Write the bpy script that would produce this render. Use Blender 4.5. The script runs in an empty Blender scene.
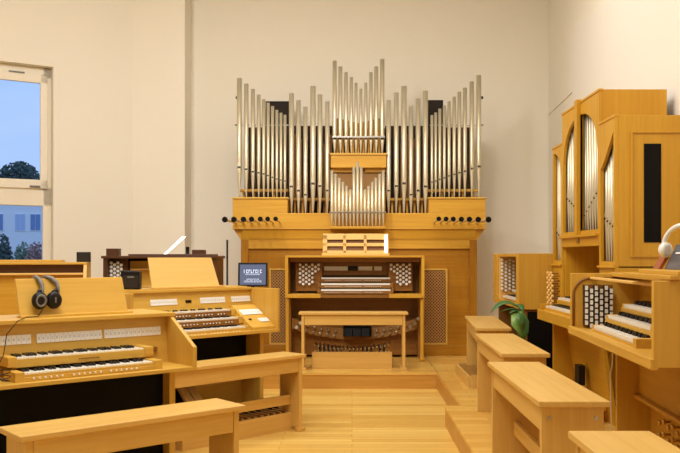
import bpy, bmesh, math, random
from mathutils import Vector, Matrix
random.seed(4)
SC = bpy.context.scene
COL = SC.collection
PI = math.pi
def srgb(r, g, b):
    f = lambda c: (c/255/12.92) if c/255 <= .04045 else ((c/255+.055)/1.055)**2.4
    return (f(r), f(g), f(b), 1)

# ------------------------------------------------------------------ camera
cam = bpy.data.cameras.new('camera'); cam_o = bpy.data.objects.new('camera', cam); COL.objects.link(cam_o)
cam_o.location = (0, 0, 1.36); cam_o.rotation_euler = (PI/2, 0, 0)
cam.sensor_fit = 'HORIZONTAL'; cam.sensor_width = 36
cam.lens = 820/680*36
cam.shift_x = -12/680; cam.shift_y = 30.5/680
cam.clip_end = 300
SC.camera = cam_o

# ------------------------------------------------------------------ world, light, exposure
SC.view_settings.view_transform = 'Standard'; SC.view_settings.look = 'None'
SC.view_settings.gamma = 1; SC.view_settings.use_curve_mapping = False
SC.view_settings.exposure = 0.0
wd = bpy.data.worlds.new('dusk'); SC.world = wd; wd.use_nodes = True
nt = wd.node_tree; nt.nodes.clear()
wo = nt.nodes.new('ShaderNodeOutputWorld'); wb = nt.nodes.new('ShaderNodeBackground')
tc = nt.nodes.new('ShaderNodeTexCoord'); sp = nt.nodes.new('ShaderNodeSeparateXYZ'); cr = nt.nodes.new('ShaderNodeValToRGB')
nt.links.new(tc.outputs['Generated'], sp.inputs[0]); nt.links.new(sp.outputs['Z'], cr.inputs[0])
cr.color_ramp.elements[0].position = 0.0; cr.color_ramp.elements[0].color = srgb(176, 200, 240)
cr.color_ramp.elements[1].position = 0.35; cr.color_ramp.elements[1].color = srgb(150, 188, 246)
cno = nt.nodes.new('ShaderNodeTexNoise'); cno.inputs['Scale'].default_value = 3
cmap = nt.nodes.new('ShaderNodeMapping'); cmap.inputs['Scale'].default_value = (1, 1, 5)
nt.links.new(tc.outputs['Generated'], cmap.inputs[0]); nt.links.new(cmap.outputs[0], cno.inputs['Vector'])
cmx = nt.nodes.new('ShaderNodeMixRGB'); cmx.inputs['Color2'].default_value = srgb(196, 214, 245)
cmr = nt.nodes.new('ShaderNodeMapRange'); cmr.inputs['From Min'].default_value = .45; cmr.inputs['From Max'].default_value = .7; cmr.inputs['To Max'].default_value = .7
nt.links.new(cno.outputs[0], cmr.inputs[0]); nt.links.new(cmr.outputs[0], cmx.inputs[0]); nt.links.new(cr.outputs[0], cmx.inputs['Color1'])
nt.links.new(cmx.outputs[0], wb.inputs[0]); wb.inputs[1].default_value = 1.15
nt.links.new(wb.outputs[0], wo.inputs[0])

def area(name, loc, target, size, power, col, sy=None, spread=180):
    l = bpy.data.lights.new(name, 'AREA'); l.energy = power; l.color = col; l.size = size
    l.spread = math.radians(spread)
    if sy: l.shape = 'RECTANGLE'; l.size_y = sy
    o = bpy.data.objects.new(name, l); COL.objects.link(o); o.location = loc
    d = Vector(target)-Vector(loc); o.rotation_euler = d.to_track_quat('-Z', 'Y').to_euler()
    return o
WARM = (1.0, .99, .95)
area('ceiling_lamp', (-1.0, 3.2, 4.95), (-1.0, 3.21, 0), 3.0, 165, WARM, 3.2)
area('ceiling_lamp', (-.2, 7.2, 4.95), (-.2, 7.25, 0), 3.4, 74, WARM, 2.0)
area('ceiling_spot', (-2.6, 5.2, 4.7), (-2.4, 10.4, 2.1), .6, 70, WARM)
area('ceiling_spot', (-1.5, 6.7, 4.75), (-.3, 9.8, 1.6), .13, 5, WARM, None, 60)
area('ceiling_spot', (.5, 6.6, 4.75), (.5, 9.8, 1.5), .13, 4, WARM, None, 60)
area('ceiling_spot', (-1.0, 3.0, 4.7), (2.2, 6.2, 2.6), .5, 31, WARM)

# ------------------------------------------------------------------ materials
def newmat(name):
    m = bpy.data.materials.new(name); m.use_nodes = True
    b = m.node_tree.nodes['Principled BSDF']; return m, m.node_tree, b
def plain(name, col, rough=.5, metal=0, emit=None, es=1, spec=None):
    m, nt, b = newmat(name)
    b.inputs['Base Color'].default_value = col; b.inputs['Roughness'].default_value = rough; b.inputs['Metallic'].default_value = metal
    if spec is not None: b.inputs['Specular IOR Level'].default_value = spec
    n = nt.nodes.new('ShaderNodeTexNoise'); n.inputs['Scale'].default_value = 14; n.inputs['Detail'].default_value = 3
    t = nt.nodes.new('ShaderNodeTexCoord'); nt.links.new(t.outputs['Object'], n.inputs['Vector'])
    mr = nt.nodes.new('ShaderNodeMapRange'); mr.inputs['To Min'].default_value = max(rough-.05, 0.02); mr.inputs['To Max'].default_value = min(rough+.05, 1)
    nt.links.new(n.outputs[0], mr.inputs[0]); nt.links.new(mr.outputs[0], b.inputs['Roughness'])
    if emit: b.inputs['Emission Color'].default_value = emit; b.inputs['Emission Strength'].default_value = es
    return m
def wood(name, c1, c2, axis='x', rough=.38, fine=38, amt=1.0):
    m, nt, b = newmat(name)
    t = nt.nodes.new('ShaderNodeTexCoord'); mp = nt.nodes.new('ShaderNodeMapping')
    s = {'x': (1.6, fine, fine), 'y': (fine, 1.6, fine), 'z': (fine, fine, 1.6)}[axis]
    mp.inputs['Scale'].default_value = s
    n = nt.nodes.new('ShaderNodeTexNoise'); n.inputs['Scale'].default_value = 1; n.inputs['Detail'].default_value = 5; n.inputs['Distortion'].default_value = .6
    n2 = nt.nodes.new('ShaderNodeTexNoise'); n2.inputs['Scale'].default_value = .14; n2.inputs['Detail'].default_value = 2
    nt.links.new(t.outputs['Object'], mp.inputs[0]); nt.links.new(mp.outputs[0], n.inputs['Vector']); nt.links.new(mp.outputs[0], n2.inputs['Vector'])
    ad = nt.nodes.new('ShaderNodeMath'); ad.operation = 'MULTIPLY_ADD'; ad.inputs[1].default_value = .55
    nt.links.new(n.outputs[0], ad.inputs[0])
    ml = nt.nodes.new('ShaderNodeMath'); ml.operation = 'MULTIPLY'; ml.inputs[1].default_value = .45
    nt.links.new(n2.outputs[0], ml.inputs[0]); nt.links.new(ml.outputs[0], ad.inputs[2])
    cr = nt.nodes.new('ShaderNodeValToRGB'); cr.color_ramp.elements[0].position = .33; cr.color_ramp.elements[1].position = .66
    cr.color_ramp.elements[0].color = c2; cr.color_ramp.elements[1].color = c1
    nt.links.new(ad.outputs[0], cr.inputs[0]); nt.links.new(cr.outputs[0], b.inputs['Base Color'])
    b.inputs['Roughness'].default_value = rough
    b.inputs['Specular IOR Level'].default_value = .4
    return m
def woods(name, c1, c2, **k):
    return {a: wood(name+'_'+a, c1, c2, a, **k) for a in 'xyz'}
BEECH = woods('beech', srgb(226, 184, 104), srgb(208, 162, 80))
OAK = woods('organ_oak', srgb(216, 164, 58), srgb(196, 142, 41))
GOLD = woods('console_oak', srgb(219, 175, 78), srgb(204, 156, 60))
PALE = woods('pale_desk', srgb(238, 194, 114), srgb(228, 180, 98))
HON = woods('honey_oak', srgb(214, 162, 46), srgb(198, 144, 34))
LATT = woods('console_beech', srgb(218, 170, 68), srgb(200, 150, 52))
BROWN = woods('brown_oak', srgb(152, 102, 42), srgb(128, 82, 30))
DBROWN = woods('dark_walnut', srgb(96, 60, 34), srgb(76, 46, 26))
RISER = woods('riser_oak', srgb(210, 158, 76), srgb(188, 134, 54))
SHADED_OAK = woods('shaded_oak', srgb(180, 124, 28), srgb(158, 102, 18))  # organ oak darkened: shade on the lower case is put into the colour
TOEW = woods('toe_board_oak', srgb(170, 118, 52), srgb(148, 98, 38))
PEDW = woods('pedal_wood', srgb(198, 150, 80), srgb(172, 124, 60))
BLACK = plain('black_lacquer', srgb(12, 9, 8), .6, spec=.15)
BLACKP = plain('black_plastic', srgb(20, 17, 17), .45, spec=.3)
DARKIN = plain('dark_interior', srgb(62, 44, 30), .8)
WHITEK = plain('ivory_key', srgb(240, 234, 220), .25)
BLACKK = plain('ebony_key', srgb(30, 24, 22), .3)
WHITE = plain('white_plastic', srgb(240, 238, 232), .35)
GREY = plain('grey_plastic', srgb(120, 116, 112), .4)
STEEL = plain('steel', srgb(190, 188, 184), .28, 1)
BRASS = plain('brass', srgb(206, 170, 96), .3, 1)
PAPER = plain('tab_white', srgb(244, 242, 238), .4)
TABMARK = plain('tab_print', srgb(168, 178, 190), .5)
FRAMEW = plain('window_white', srgb(244, 234, 214), .4)
REDB = plain('red_cover', srgb(158, 82, 36), .5)
SCREENG = plain('grey_screen', srgb(84, 84, 92), .25)
CLOTHK = plain('speaker_cloth', srgb(40, 32, 26), .9)
LED = plain('led', (1, 1, 1, 1), .4, 0, (1, .97, .9, 1), 2.2)
def pipe_metal():
    m, nt, b = newmat('pipe_tin')
    b.inputs['Metallic'].default_value = .62; b.inputs['Roughness'].default_value = .36
    t = nt.nodes.new('ShaderNodeTexCoord'); mp = nt.nodes.new('ShaderNodeMapping'); mp.inputs['Scale'].default_value = (6, 6, 2)
    n = nt.nodes.new('ShaderNodeTexNoise'); n.inputs['Scale'].default_value = 1.2; n.inputs['Detail'].default_value = 3
    cr = nt.nodes.new('ShaderNodeValToRGB'); cr.color_ramp.elements[0].color = srgb(200, 188, 158); cr.color_ramp.elements[1].color = srgb(228, 218, 192)
    nt.links.new(t.outputs['Object'], mp.inputs[0]); nt.links.new(mp.outputs[0], n.inputs['Vector']); nt.links.new(n.outputs[0], cr.inputs[0]); nt.links.new(cr.outputs[0], b.inputs['Base Color'])
    return m
PIPE = pipe_metal()
PIPED = plain('pipe_mouth', srgb(52, 44, 38), .6)
def wallmat(name, c):
    m, nt, b = newmat(name)
    t = nt.nodes.new('ShaderNodeTexCoord'); n = nt.nodes.new('ShaderNodeTexNoise'); n.inputs['Scale'].default_value = 1.1; n.inputs['Detail'].default_value = 4
    mx = nt.nodes.new('ShaderNodeMixRGB'); mx.inputs['Color1'].default_value = c; mx.inputs['Color2'].default_value = tuple(x*.97 for x in c[:3])+(1,)
    nt.links.new(t.outputs['Object'], n.inputs['Vector']); nt.links.new(n.outputs[0], mx.inputs[0]); nt.links.new(mx.outputs[0], b.inputs['Base Color'])
    n3 = nt.nodes.new('ShaderNodeTexNoise'); n3.inputs['Scale'].default_value = 160
    bp = nt.nodes.new('ShaderNodeBump'); bp.inputs['Strength'].default_value = .03; bp.inputs['Distance'].default_value = .01
    nt.links.new(t.outputs['Object'], n3.inputs['Vector']); nt.links.new(n3.outputs[0], bp.inputs['Height']); nt.links.new(bp.outputs[0], b.inputs['Normal'])
    b.inputs['Roughness'].default_value = .9; b.inputs['Specular IOR Level'].default_value = .1
    return m
WALL = wallmat('wall_paint', srgb(249, 242, 227)); WALLR = wallmat('wall_paint_white', srgb(246, 240, 230))
CEIL = wallmat('ceiling_paint', srgb(238, 232, 222))
def planks(name, c1, c2, c3, w=.09, L=1.3, rough=.3, rot=0):
    m, nt, b = newmat(name)
    t = nt.nodes.new('ShaderNodeTexCoord'); mp = nt.nodes.new('ShaderNodeMapping'); mp.inputs['Rotation'].default_value = (0, 0, rot)
    br = nt.nodes.new('ShaderNodeTexBrick'); br.inputs['Scale'].default_value = 1
    br.inputs['Brick Width'].default_value = L; br.inputs['Row Height'].default_value = w; br.inputs['Mortar Size'].default_value = .0016
    br.inputs['Color1'].default_value = c1; br.inputs['Color2'].default_value = c2; br.inputs['Mortar'].default_value = c3; br.inputs['Bias'].default_value = -.1
    br.offset = .37
    nt.links.new(t.outputs['Object'], mp.inputs[0]); nt.links.new(mp.outputs[0], br.inputs['Vector'])
    mp2 = nt.nodes.new('ShaderNodeMapping'); mp2.inputs['Rotation'].default_value = (0, 0, rot); mp2.inputs['Scale'].default_value = (2.2, 36, 1)
    n = nt.nodes.new('ShaderNodeTexNoise'); n.inputs['Scale'].default_value = 1; n.inputs['Detail'].default_value = 4
    nt.links.new(t.outputs['Object'], mp2.inputs[0]); nt.links.new(mp2.outputs[0], n.inputs['Vector'])
    mr = nt.nodes.new('ShaderNodeMapRange'); mr.inputs['To Min'].default_value = .82; mr.inputs['To Max'].default_value = 1.14
    nt.links.new(n.outputs[0], mr.inputs[0])
    vm = nt.nodes.new('ShaderNodeVectorMath'); vm.operation = 'SCALE'
    nt.links.new(br.outputs[0], vm.inputs[0]); nt.links.new(mr.outputs[0], vm.inputs['Scale']); nt.links.new(vm.outputs[0], b.inputs['Base Color'])
    b.inputs['Roughness'].default_value = rough; b.inputs['Specular IOR Level'].default_value = .45
    return m
FLOORM = planks('floor_planks', srgb(242, 203, 112), srgb(220, 172, 80), srgb(160, 108, 44), .085, 1.4)
PLATM = planks('platform_planks', srgb(234, 190, 98), srgb(214, 160, 72), srgb(158, 108, 46), .12, 1.6)
def lattice(name, cb, ch, s=34):
    m, nt, b = newmat(name)           # diagonal pierced lattice, holes dark
    t = nt.nodes.new('ShaderNodeTexCoord'); mp = nt.nodes.new('ShaderNodeMapping'); mp.inputs['Rotation'].default_value = (0, PI/4, 0); mp.inputs['Scale'].default_value = (s, s, s)
    sp = nt.nodes.new('ShaderNodeSeparateXYZ'); nt.links.new(t.outputs['Object'], mp.inputs[0]); nt.links.new(mp.outputs[0], sp.inputs[0])
    outs = []
    for ax in ('X', 'Z'):
        fr = nt.nodes.new('ShaderNodeMath'); fr.operation = 'FRACT'; nt.links.new(sp.outputs[ax], fr.inputs[0])
        gt = nt.nodes.new('ShaderNodeMath'); gt.operation = 'GREATER_THAN'; gt.inputs[1].default_value = .33; nt.links.new(fr.outputs[0], gt.inputs[0]); outs.append(gt)
    mu = nt.nodes.new('ShaderNodeMath'); mu.operation = 'MULTIPLY'; nt.links.new(outs[0].outputs[0], mu.inputs[0]); nt.links.new(outs[1].outputs[0], mu.inputs[1])
    mx = nt.nodes.new('ShaderNodeMixRGB'); mx.inputs['Color1'].default_value = cb; mx.inputs['Color2'].default_value = ch
    nt.links.new(mu.outputs[0], mx.inputs[0]); nt.links.new(mx.outputs[0], b.inputs['Base Color']); b.inputs['Roughness'].default_value = .6
    return m
LATTICE = lattice('lattice', srgb(186, 134, 62), srgb(62, 38, 22), 38)

# ------------------------------------------------------------------ mesh builder
class MB:
    def __init__(s): s.bm = bmesh.new(); s.mi = 0; s.mats = []
    def use(s, m):
        if m not in s.mats: s.mats.append(m)
        s.mi = s.mats.index(m); return s
    def face(s, vs, smooth=False):
        try: f = s.bm.faces.new(vs)
        except ValueError: return
        f.material_index = s.mi; f.smooth = smooth
    def hexa(s, p):   # 8 points: bottom 4 ccw, top 4 ccw
        v = [s.bm.verts.new(q) for q in p]
        for i in ((3, 2, 1, 0), (4, 5, 6, 7), (0, 1, 5, 4), (1, 2, 6, 5), (2, 3, 7, 6), (3, 0, 4, 7)): s.face([v[k] for k in i])
        return s
    def box(s, x0, x1, y0, y1, z0, z1):
        return s.hexa([(x0, y0, z0), (x1, y0, z0), (x1, y1, z0), (x0, y1, z0), (x0, y0, z1), (x1, y0, z1), (x1, y1, z1), (x0, y1, z1)])
    def prism(s, pts, axis, a, b, smooth=False):
        def P(q, c): return {'x': (c, q[0], q[1]), 'y': (q[0], c, q[1]), 'z': (q[0], q[1], c)}[axis]
        A = [s.bm.verts.new(P(q, a)) for q in pts]; B = [s.bm.verts.new(P(q, b)) for q in pts]
        n = len(pts); s.face(A[::-1]); s.face(B)
        for i in range(n): s.face([A[i], A[(i+1) % n], B[(i+1) % n], B[i]], smooth)
        return s
    def tube(s, p0, p1, r0, r1=None, seg=12, cap=True):
        if r1 is None: r1 = r0
        p0 = Vector(p0); p1 = Vector(p1); d = (p1-p0).normalized()
        a = d.orthogonal().normalized(); b = d.cross(a)
        R = []
        for p, r in ((p0, r0), (p1, r1)):
            R.append([s.bm.verts.new(p+(a*math.cos(2*PI*k/seg)+b*math.sin(2*PI*k/seg))*r) for k in range(seg)])
        for k in range(seg): s.face([R[0][k], R[0][(k+1) % seg], R[1][(k+1) % seg], R[1][k]], True)
        if cap: s.face(R[0][::-1]); s.face(R[1])
        return s
    def path(s, pts, r, seg=8):
        rs = r if isinstance(r, (list, tuple)) else [r]*len(pts)
        P = [Vector(p) for p in pts]; rings = []; a = None
        for i, p in enumerate(P):
            d = (P[min(i+1, len(P)-1)]-P[max(i-1, 0)]).normalized()
            a = d.orthogonal().normalized() if a is None else (a-d*a.dot(d)).normalized()
            b = d.cross(a)
            rings.append([s.bm.verts.new(p+(a*math.cos(2*PI*k/seg)+b*math.sin(2*PI*k/seg))*rs[i]) for k in range(seg)])
        for i in range(len(P)-1):
            for k in range(seg): s.face([rings[i][k], rings[i][(k+1) % seg], rings[i+1][(k+1) % seg], rings[i+1][k]], True)
        s.face(rings[0][::-1]); s.face(rings[-1]); return s
    def lathe(s, prof, c=(0, 0, 0), seg=24, axis='z', sx=1):
        rings = []
        for r, h in prof:
            ring = []
            for k in range(seg):
                x = math.cos(2*PI*k/seg)*r; y = math.sin(2*PI*k/seg)*r
                q = {'z': (x, y, h), 'y': (x*sx, h, y), 'x': (h, x, y)}[axis]
                ring.append(s.bm.verts.new((q[0]+c[0], q[1]+c[1], q[2]+c[2])))
            rings.append(ring)
        for i in range(len(rings)-1):
            for k in range(seg): s.face([rings[i][k], rings[i][(k+1) % seg], rings[i+1][(k+1) % seg], rings[i+1][k]], True)
        s.face(rings[0][::-1]); s.face(rings[-1]); return s
    def obj(s, name, mat=None, parent=None, bevel=0, loc=None):
        bmesh.ops.recalc_face_normals(s.bm, faces=s.bm.faces)
        me = bpy.data.meshes.new(name); s.bm.to_mesh(me); s.bm.free()
        if s.mats:
            for m in s.mats: me.materials.append(m)
        elif mat: me.materials.append(mat)
        o = bpy.data.objects.new(name, me); COL.objects.link(o)
        if parent: o.parent = parent
        if loc: o.location = loc
        if bevel:
            b = o.modifiers.new('bevel', 'BEVEL'); b.width = bevel; b.segments = 2; b.limit_method = 'ANGLE'
        return o
def tag(o, label, cat, group=None):
    o['label'] = label; o['category'] = cat
    if group: o['group'] = group
    return o
def thing(name, label, cat, loc=(0, 0, 0), rz=0, group=None):
    o = bpy.data.objects.new(name, None); COL.objects.link(o); o.location = loc; o.rotation_euler = (0, 0, rz); o.empty_display_size = .1
    return tag(o, label, cat, group)
def struct(o): o['kind'] = 'structure'; return o
def cp(o, parent, loc=None):
    c = o.copy(); COL.objects.link(c); c.parent = parent
    if loc is not None: c.location = loc
    return c
def bx(name, mat, parent, x0, x1, y0, y1, z0, z1, bevel=.003):
    return MB().box(x0, x1, y0, y1, z0, z1).obj(name, mat, parent, bevel)

# ------------------------------------------------------------------ room shell
PH = .165    # platform height
struct(MB().box(-7, 3.2, -3, 13, -.1, 0).obj('floor', FLOORM))
struct(MB().box(-7, 3.4, -3.2, 13, 5.2, 5.3).obj('ceiling', CEIL))
struct(MB().box(-3.2, 2.85, 11, 11.2, 0, 5.2).obj('wall_back', WALL))
struct(MB().box(-7, 3.4, -3.2, -3, 0, 5.2).obj('wall_front', WALL))
struct(MB().box(-2.86, -2.16, 10.6, 11, 0, 5.2).obj('trim_1', WALL, bevel=.01))
# right wall toes in a little towards the camera
struct(MB().hexa([(2.643, 11.1, 0), (1.79, -3.1, 0), (2.2, -3.1, 0), (2.95, 11.1, 0), (2.643, 11.1, 5.2), (1.79, -3.1, 5.2), (2.2, -3.1, 5.2), (2.95, 11.1, 5.2)]).obj('wall_right', WALL))
def rwx(y): return 2.643-.06*(11.1-y)
# raised white wall section with a sloping top edge
Ya, Yb = 9.35, -2.9
m = MB(); t_ = .03
def wp(y, z, o): return (rwx(y)-o, y, z)
ys = [(Ya, 3.95), (7.87, 3.77), (5.0, 3.7), (Yb, 3.7)]
for (y0, z0), (y1, z1) in zip(ys, ys[1:]):
    m.hexa([wp(y0, 0, t_), wp(y1, 0, t_), wp(y1, 0, 0), wp(y0, 0, 0), wp(y0, z0, t_), wp(y1, z1, t_), wp(y1, z1, 0), wp(y0, z0, 0)])
struct(m.obj('wall_right_panel', WALLR))
struct(MB().hexa([wp(11, 3.26, .012), wp(Ya, 3.26, .012), wp(Ya, 3.26, 0), wp(11, 3.26, 0), wp(11, 3.285, .012), wp(Ya, 3.285, .012), wp(Ya, 3.285, 0), wp(11, 3.285, 0)]).obj('trim_2', WALL))
# left wall turned towards the room; local x runs along it away from the corner, local y goes outward
LA = math.atan2(-1, -1.644)
def lframe(name):
    o = bpy.data.objects.new(name, None); COL.objects.link(o); o.location = (-2.84, 10.62, 0); o.rotation_euler = (0, 0, LA); return o
m = MB(); T = .32; wx0, wx1, wz0, wz1 = 1.0, 3.3, .95, 3.70
m.box(0, wx0, -T, 0, 0, 5.2); m.box(wx1, 4.9, -T, 0, 0, 5.2); m.box(wx0, wx1, -T, 0, 0, wz0); m.box(wx0, wx1, -T, 0, wz1, 5.2)
wl = m.obj('wall_left', WALL); wl.location = (-2.82, 10.61, 0); wl.rotation_euler = (0, 0, LA); struct(wl)
struct(MB().box(-6.95, -6.75, -3, 8.6, 0, 5.2).obj('wall_left_side', WALL))
# window: frame, transom, two panes
def Lw(o): o.location = (-2.82, 10.61, 0); o.rotation_euler = (0, 0, LA); struct(o); return o
fy0, fy1 = -.20, -.12
m = MB(); m.box(wx0, wx0+.1, fy0, fy1, wz0, wz1); m.box(wx1-.1, wx1, fy0, fy1, wz0, wz1)
m.box(wx0, wx1, fy0, fy1, wz1-.13, wz1); m.box(wx0, wx1, fy0, fy1, wz0, wz0+.1); m.box(wx0, wx1, fy0, fy1, 1.99, 2.22)
win = Lw(m.obj('window_1', FRAMEW, bevel=.008))
m = MB(); sy0, sy1 = -.135, -.09
m.box(wx0+.05, wx0+.135, sy0, sy1, 2.2, 3.6); m.box(wx1-.135, wx1-.05, sy0, sy1, 2.2, 3.6); m.box(wx0+.05, wx1-.05, sy0, sy1, 3.5, 3.6); m.box(wx0+.05, wx1-.05, sy0, sy1, 2.2, 2.31)
m.obj('sash', FRAMEW, win, .006)
gm, gnt, gb = newmat('window_glass'); gb.inputs['Transmission Weight'].default_value = 1; gb.inputs['Roughness'].default_value = 0; gb.inputs['IOR'].default_value = 1.01; gb.inputs['Base Color'].default_value = (.93, .96, 1, 1)
MB().box(wx0+.1, wx1-.1, -.165, -.16, wz0+.08, 2.0).box(wx0+.1, wx1-.1, -.125, -.12, 2.3, 3.52).obj('pane', gm, win)
m = MB(); m.box(1.14, 1.26, -.085, -.065, 2.215, 2.235); m.obj('handle', GREY, win)
m = MB(); m.box(1.32, 1.5, -.09, -.075, 3.6, 3.615); m.obj('hinge', GREY, win)

# raised platform: back deck and side deck
def deck(name, x0, x1, y0, y1):
    o = MB().box(x0, x1, y0, y1, 0, PH-.02).obj(name, RISER['x']); struct(o)
    t = MB().box(x0-.006, x1, y0-.006, y1, PH-.02, PH).obj('deck_top', PLATM, o); return o
deck('platform_back', -2.1, .885, 8.45, 10.99)
deck('platform_side', .885, 2.35, 6.6, 10.99)
deck('platform_right', .75, 1.98, .4, 6.6)
bx('riser', RISER['y'], None, .873, .885, 6.6, 8.44, 0, PH-.02, 0)['kind'] = 'structure'
bpy.data.objects['riser'].name = 'trim_3'

# ------------------------------------------------------------------ outside, seen through the window
FAC = plain('facade', srgb(244, 246, 250), .9); FW = plain('facade_window', srgb(120, 146, 196), .3); FW2 = plain('facade_blind', srgb(188, 204, 238), .6)
LEAFD = plain('dark_foliage', srgb(84, 98, 92), .9); LEAFB = plain('bush_foliage', srgb(134, 150, 132), .9); LEAFR = plain('bush_red', srgb(172, 136, 130), .9); TRUNK = plain('bark', srgb(70, 56, 46), .9)
struct(MB().box(-80, 10, 12.5, 90, -.6, -.5).obj('ground', plain('lawn', srgb(86, 96, 86), .95)))
b = thing('house', 'pale house with two windows seen through the lower window pane', 'house', (-23.9, 60, -.5), .12)
bx('wall', FAC, b, -9, 7, 0, 6, 0, 6.2, 0)
bx('roof', GREY, b, -9.3, 7.3, -.3, 6.3, 6.2, 6.4, 0)
for k, (x, mt) in enumerate(((-1.9, FW), (-.35, FW2), (.72, FW), (2.3, FW))):
    w = bx('window', FAC, b, x-.4, x+.4, -.05, 0, 3.75, 5.05, 0)
    MB().box(x-.34, x-.02, -.08, -.05, 3.82, 4.98).box(x+.02, x+.34, -.08, -.05, 3.82, 4.98).obj('pane', mt, w)
def foliage(name, label, cat, loc, R, H, mat, n, s, group=None):
    t = thing(name, label, cat, loc, 0, group)
    MB().tube((0, 0, 0), (0, 0, H*.7), .08*R+.03, .03, 8).obj('trunk', TRUNK, t)
    m = MB()
    for i in range(n):
        a = random.random()*2*PI; e = math.acos(2*random.random()-1); r = (random.random())**.4
        p = Vector((math.cos(a)*math.sin(e)*R*r, math.sin(a)*math.sin(e)*R*r, H-R*.9+math.cos(e)*R*r*.9 if cat == 'tree' else H*.5+math.cos(e)*H*.5*r))
        d = Vector((random.uniform(-1, 1), random.uniform(-1, 1), random.uniform(-1, 1))).normalized()*s; q = d.orthogonal().normalized()*s*.6
        m.face([m.bm.verts.new(p-d), m.bm.verts.new(p+q), m.bm.verts.new(p+d), m.bm.verts.new(p-q)])
    m.obj('foliage', mat, t)
foliage('tree', 'dark tree rising in the upper window pane', 'tree', (-28.4, 70, -.5), 1.7, 10.0, LEAFD, 3000, .16)
foliage('bush', 'dark green bush below the house, leftmost in the lower pane', 'bush', (-12.75, 30, -.5), .34, 2.7, LEAFD, 1500, .07, 'bushes outside the window')
foliage('bush', 'grey green bush in the middle of the lower window pane', 'bush', (-12.55, 31.3, -.5), .42, 2.45, LEAFB, 1500, .07, 'bushes outside the window')
foliage('bush', 'reddish bush at the right edge of the lower window pane', 'bush', (-11.55, 30, -.5), .42, 2.45, LEAFR, 1500, .07, 'bushes outside the window')

# ------------------------------------------------------------------ organ pipes
def pipe(parent, x, y, z0, zt, r, zm, seg=16, rot=0):
    """flue pipe: conical foot, mouth, cylindrical body; open top"""
    m = MB().use(PIPE)
    hf = zm-z0; H = zt-z0
    m.lathe([(r*.28, 0), (r*.34, hf*.1), (r, hf-.004), (r*.99, hf), (r, hf+.004), (r, H), (r*.86, H), (r*.86, H-.03)], seg=seg)
    m.use(PIPED)
    w = r*.62; h = min(r*.75, .026)
    m.box(-w, w, -r-.002, -r*.7, hf+.004, hf+.004+h)
    m.use(PIPE)
    m.prism([(-w, hf+.004+h), (w, hf+.004+h), (w*.75, hf+h+r*1.4), (0, hf+h+r*1.9), (-w*.75, hf+h+r*1.4)], 'y', -r-.003, -r*.6)
    m.prism([(-w*.95, hf), (w*.95, hf), (0, hf-r*1.8)], 'y', -r-.001, -r*.4)
    o = m.obj('pipe', None, parent); o.location = (x, y, z0); o.rotation_euler = (0, 0, rot); return o

# ------------------------------------------------------------------ main pipe organ (case front at y = 10.1)
org = thing('pipe_organ', 'large oak pipe organ with fans of silver pipes against the back wall', 'pipe organ', (0, 10.1, PH))
Z = lambda z: z-PH
LY0, LY1 = 0, .8
# lower case
CX0, CX1 = -1.342, 1.511
DY = -.19
MB().box(CX0, CX1, DY+.03, .78, 0, Z(1.60)).obj('case', SHADED_OAK['x'], org, .004)
def frame_panel(x0, x1, z0, z1, parent, mat='x', w=.02):
    m = MB(); m.box(x0, x1, DY, DY+.03, z0, z0+w); m.box(x0, x1, DY, DY+.03, z1-w, z1); m.box(x0, x0+w, DY, DY+.03, z0+w, z1-w); m.box(x1-w, x1, DY, DY+.03, z0+w, z1-w)
    return m.obj('panel_frame', GOLD[mat], parent, .002)
for x0 in (CX0, CX1-.09): bx('corner_post', SHADED_OAK['z'], org, x0, x0+.09, DY, DY+.05, 0, Z(1.60))
bx('baseboard', SHADED_OAK['x'], org, CX0+.09, CX1-.09, DY+.005, DY+.05, 0, .13)
bx('top_rail', OAK['x'], org, CX0+.09, CX1-.09, DY, DY+.05, Z(1.46), Z(1.60))
for x0, x1 in ((-1.0, -.735), (.855, 1.155)):
    bx('lattice_panel', LATTICE, org, x0+.02, x1-.02, DY+.012, DY+.03, Z(.32), Z(1.2), 0)
    frame_panel(x0, x1, Z(.30), Z(1.22), org)
# pipe chest with canted ends and underside
UX0, UX1 = -1.435, 1.605
m = MB()
m.prism([(CX0, Z(1.565)), (CX1, Z(1.565)), (UX1, Z(1.70)), (UX0, Z(1.70))], 'y', DY-.005, .7)
m.obj('cornice_board', OAK['x'], org, .003)
m = MB(); m.box(UX0, UX1, -.245, .7, Z(1.70), Z(1.888)); m.obj('wind_chest', OAK['x'], org, .004)
m = MB(); m.prism([(DY-.012, Z(1.58)), (.02, Z(1.58)), (.02, Z(1.70)), (-.235, Z(1.70))], 'x', CX0+.02, CX1-.02); m.obj('soffit_board', OAK['x'], org)
bx('chest_moulding', GOLD['x'], org, UX0-.01, UX1+.01, -.252, .7, Z(1.695), Z(1.703))
for x0, x1 in ((-1.435, -.775), (.925, 1.605)):
    bx('tower_chest', OAK['x'], org, x0, x1, -.245, .6, Z(1.888), Z(2.06))
    bx('tower_moulding', GOLD['x'], org, x0-.012, x1+.012, -.26, .6, Z(2.06), Z(2.078))
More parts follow.
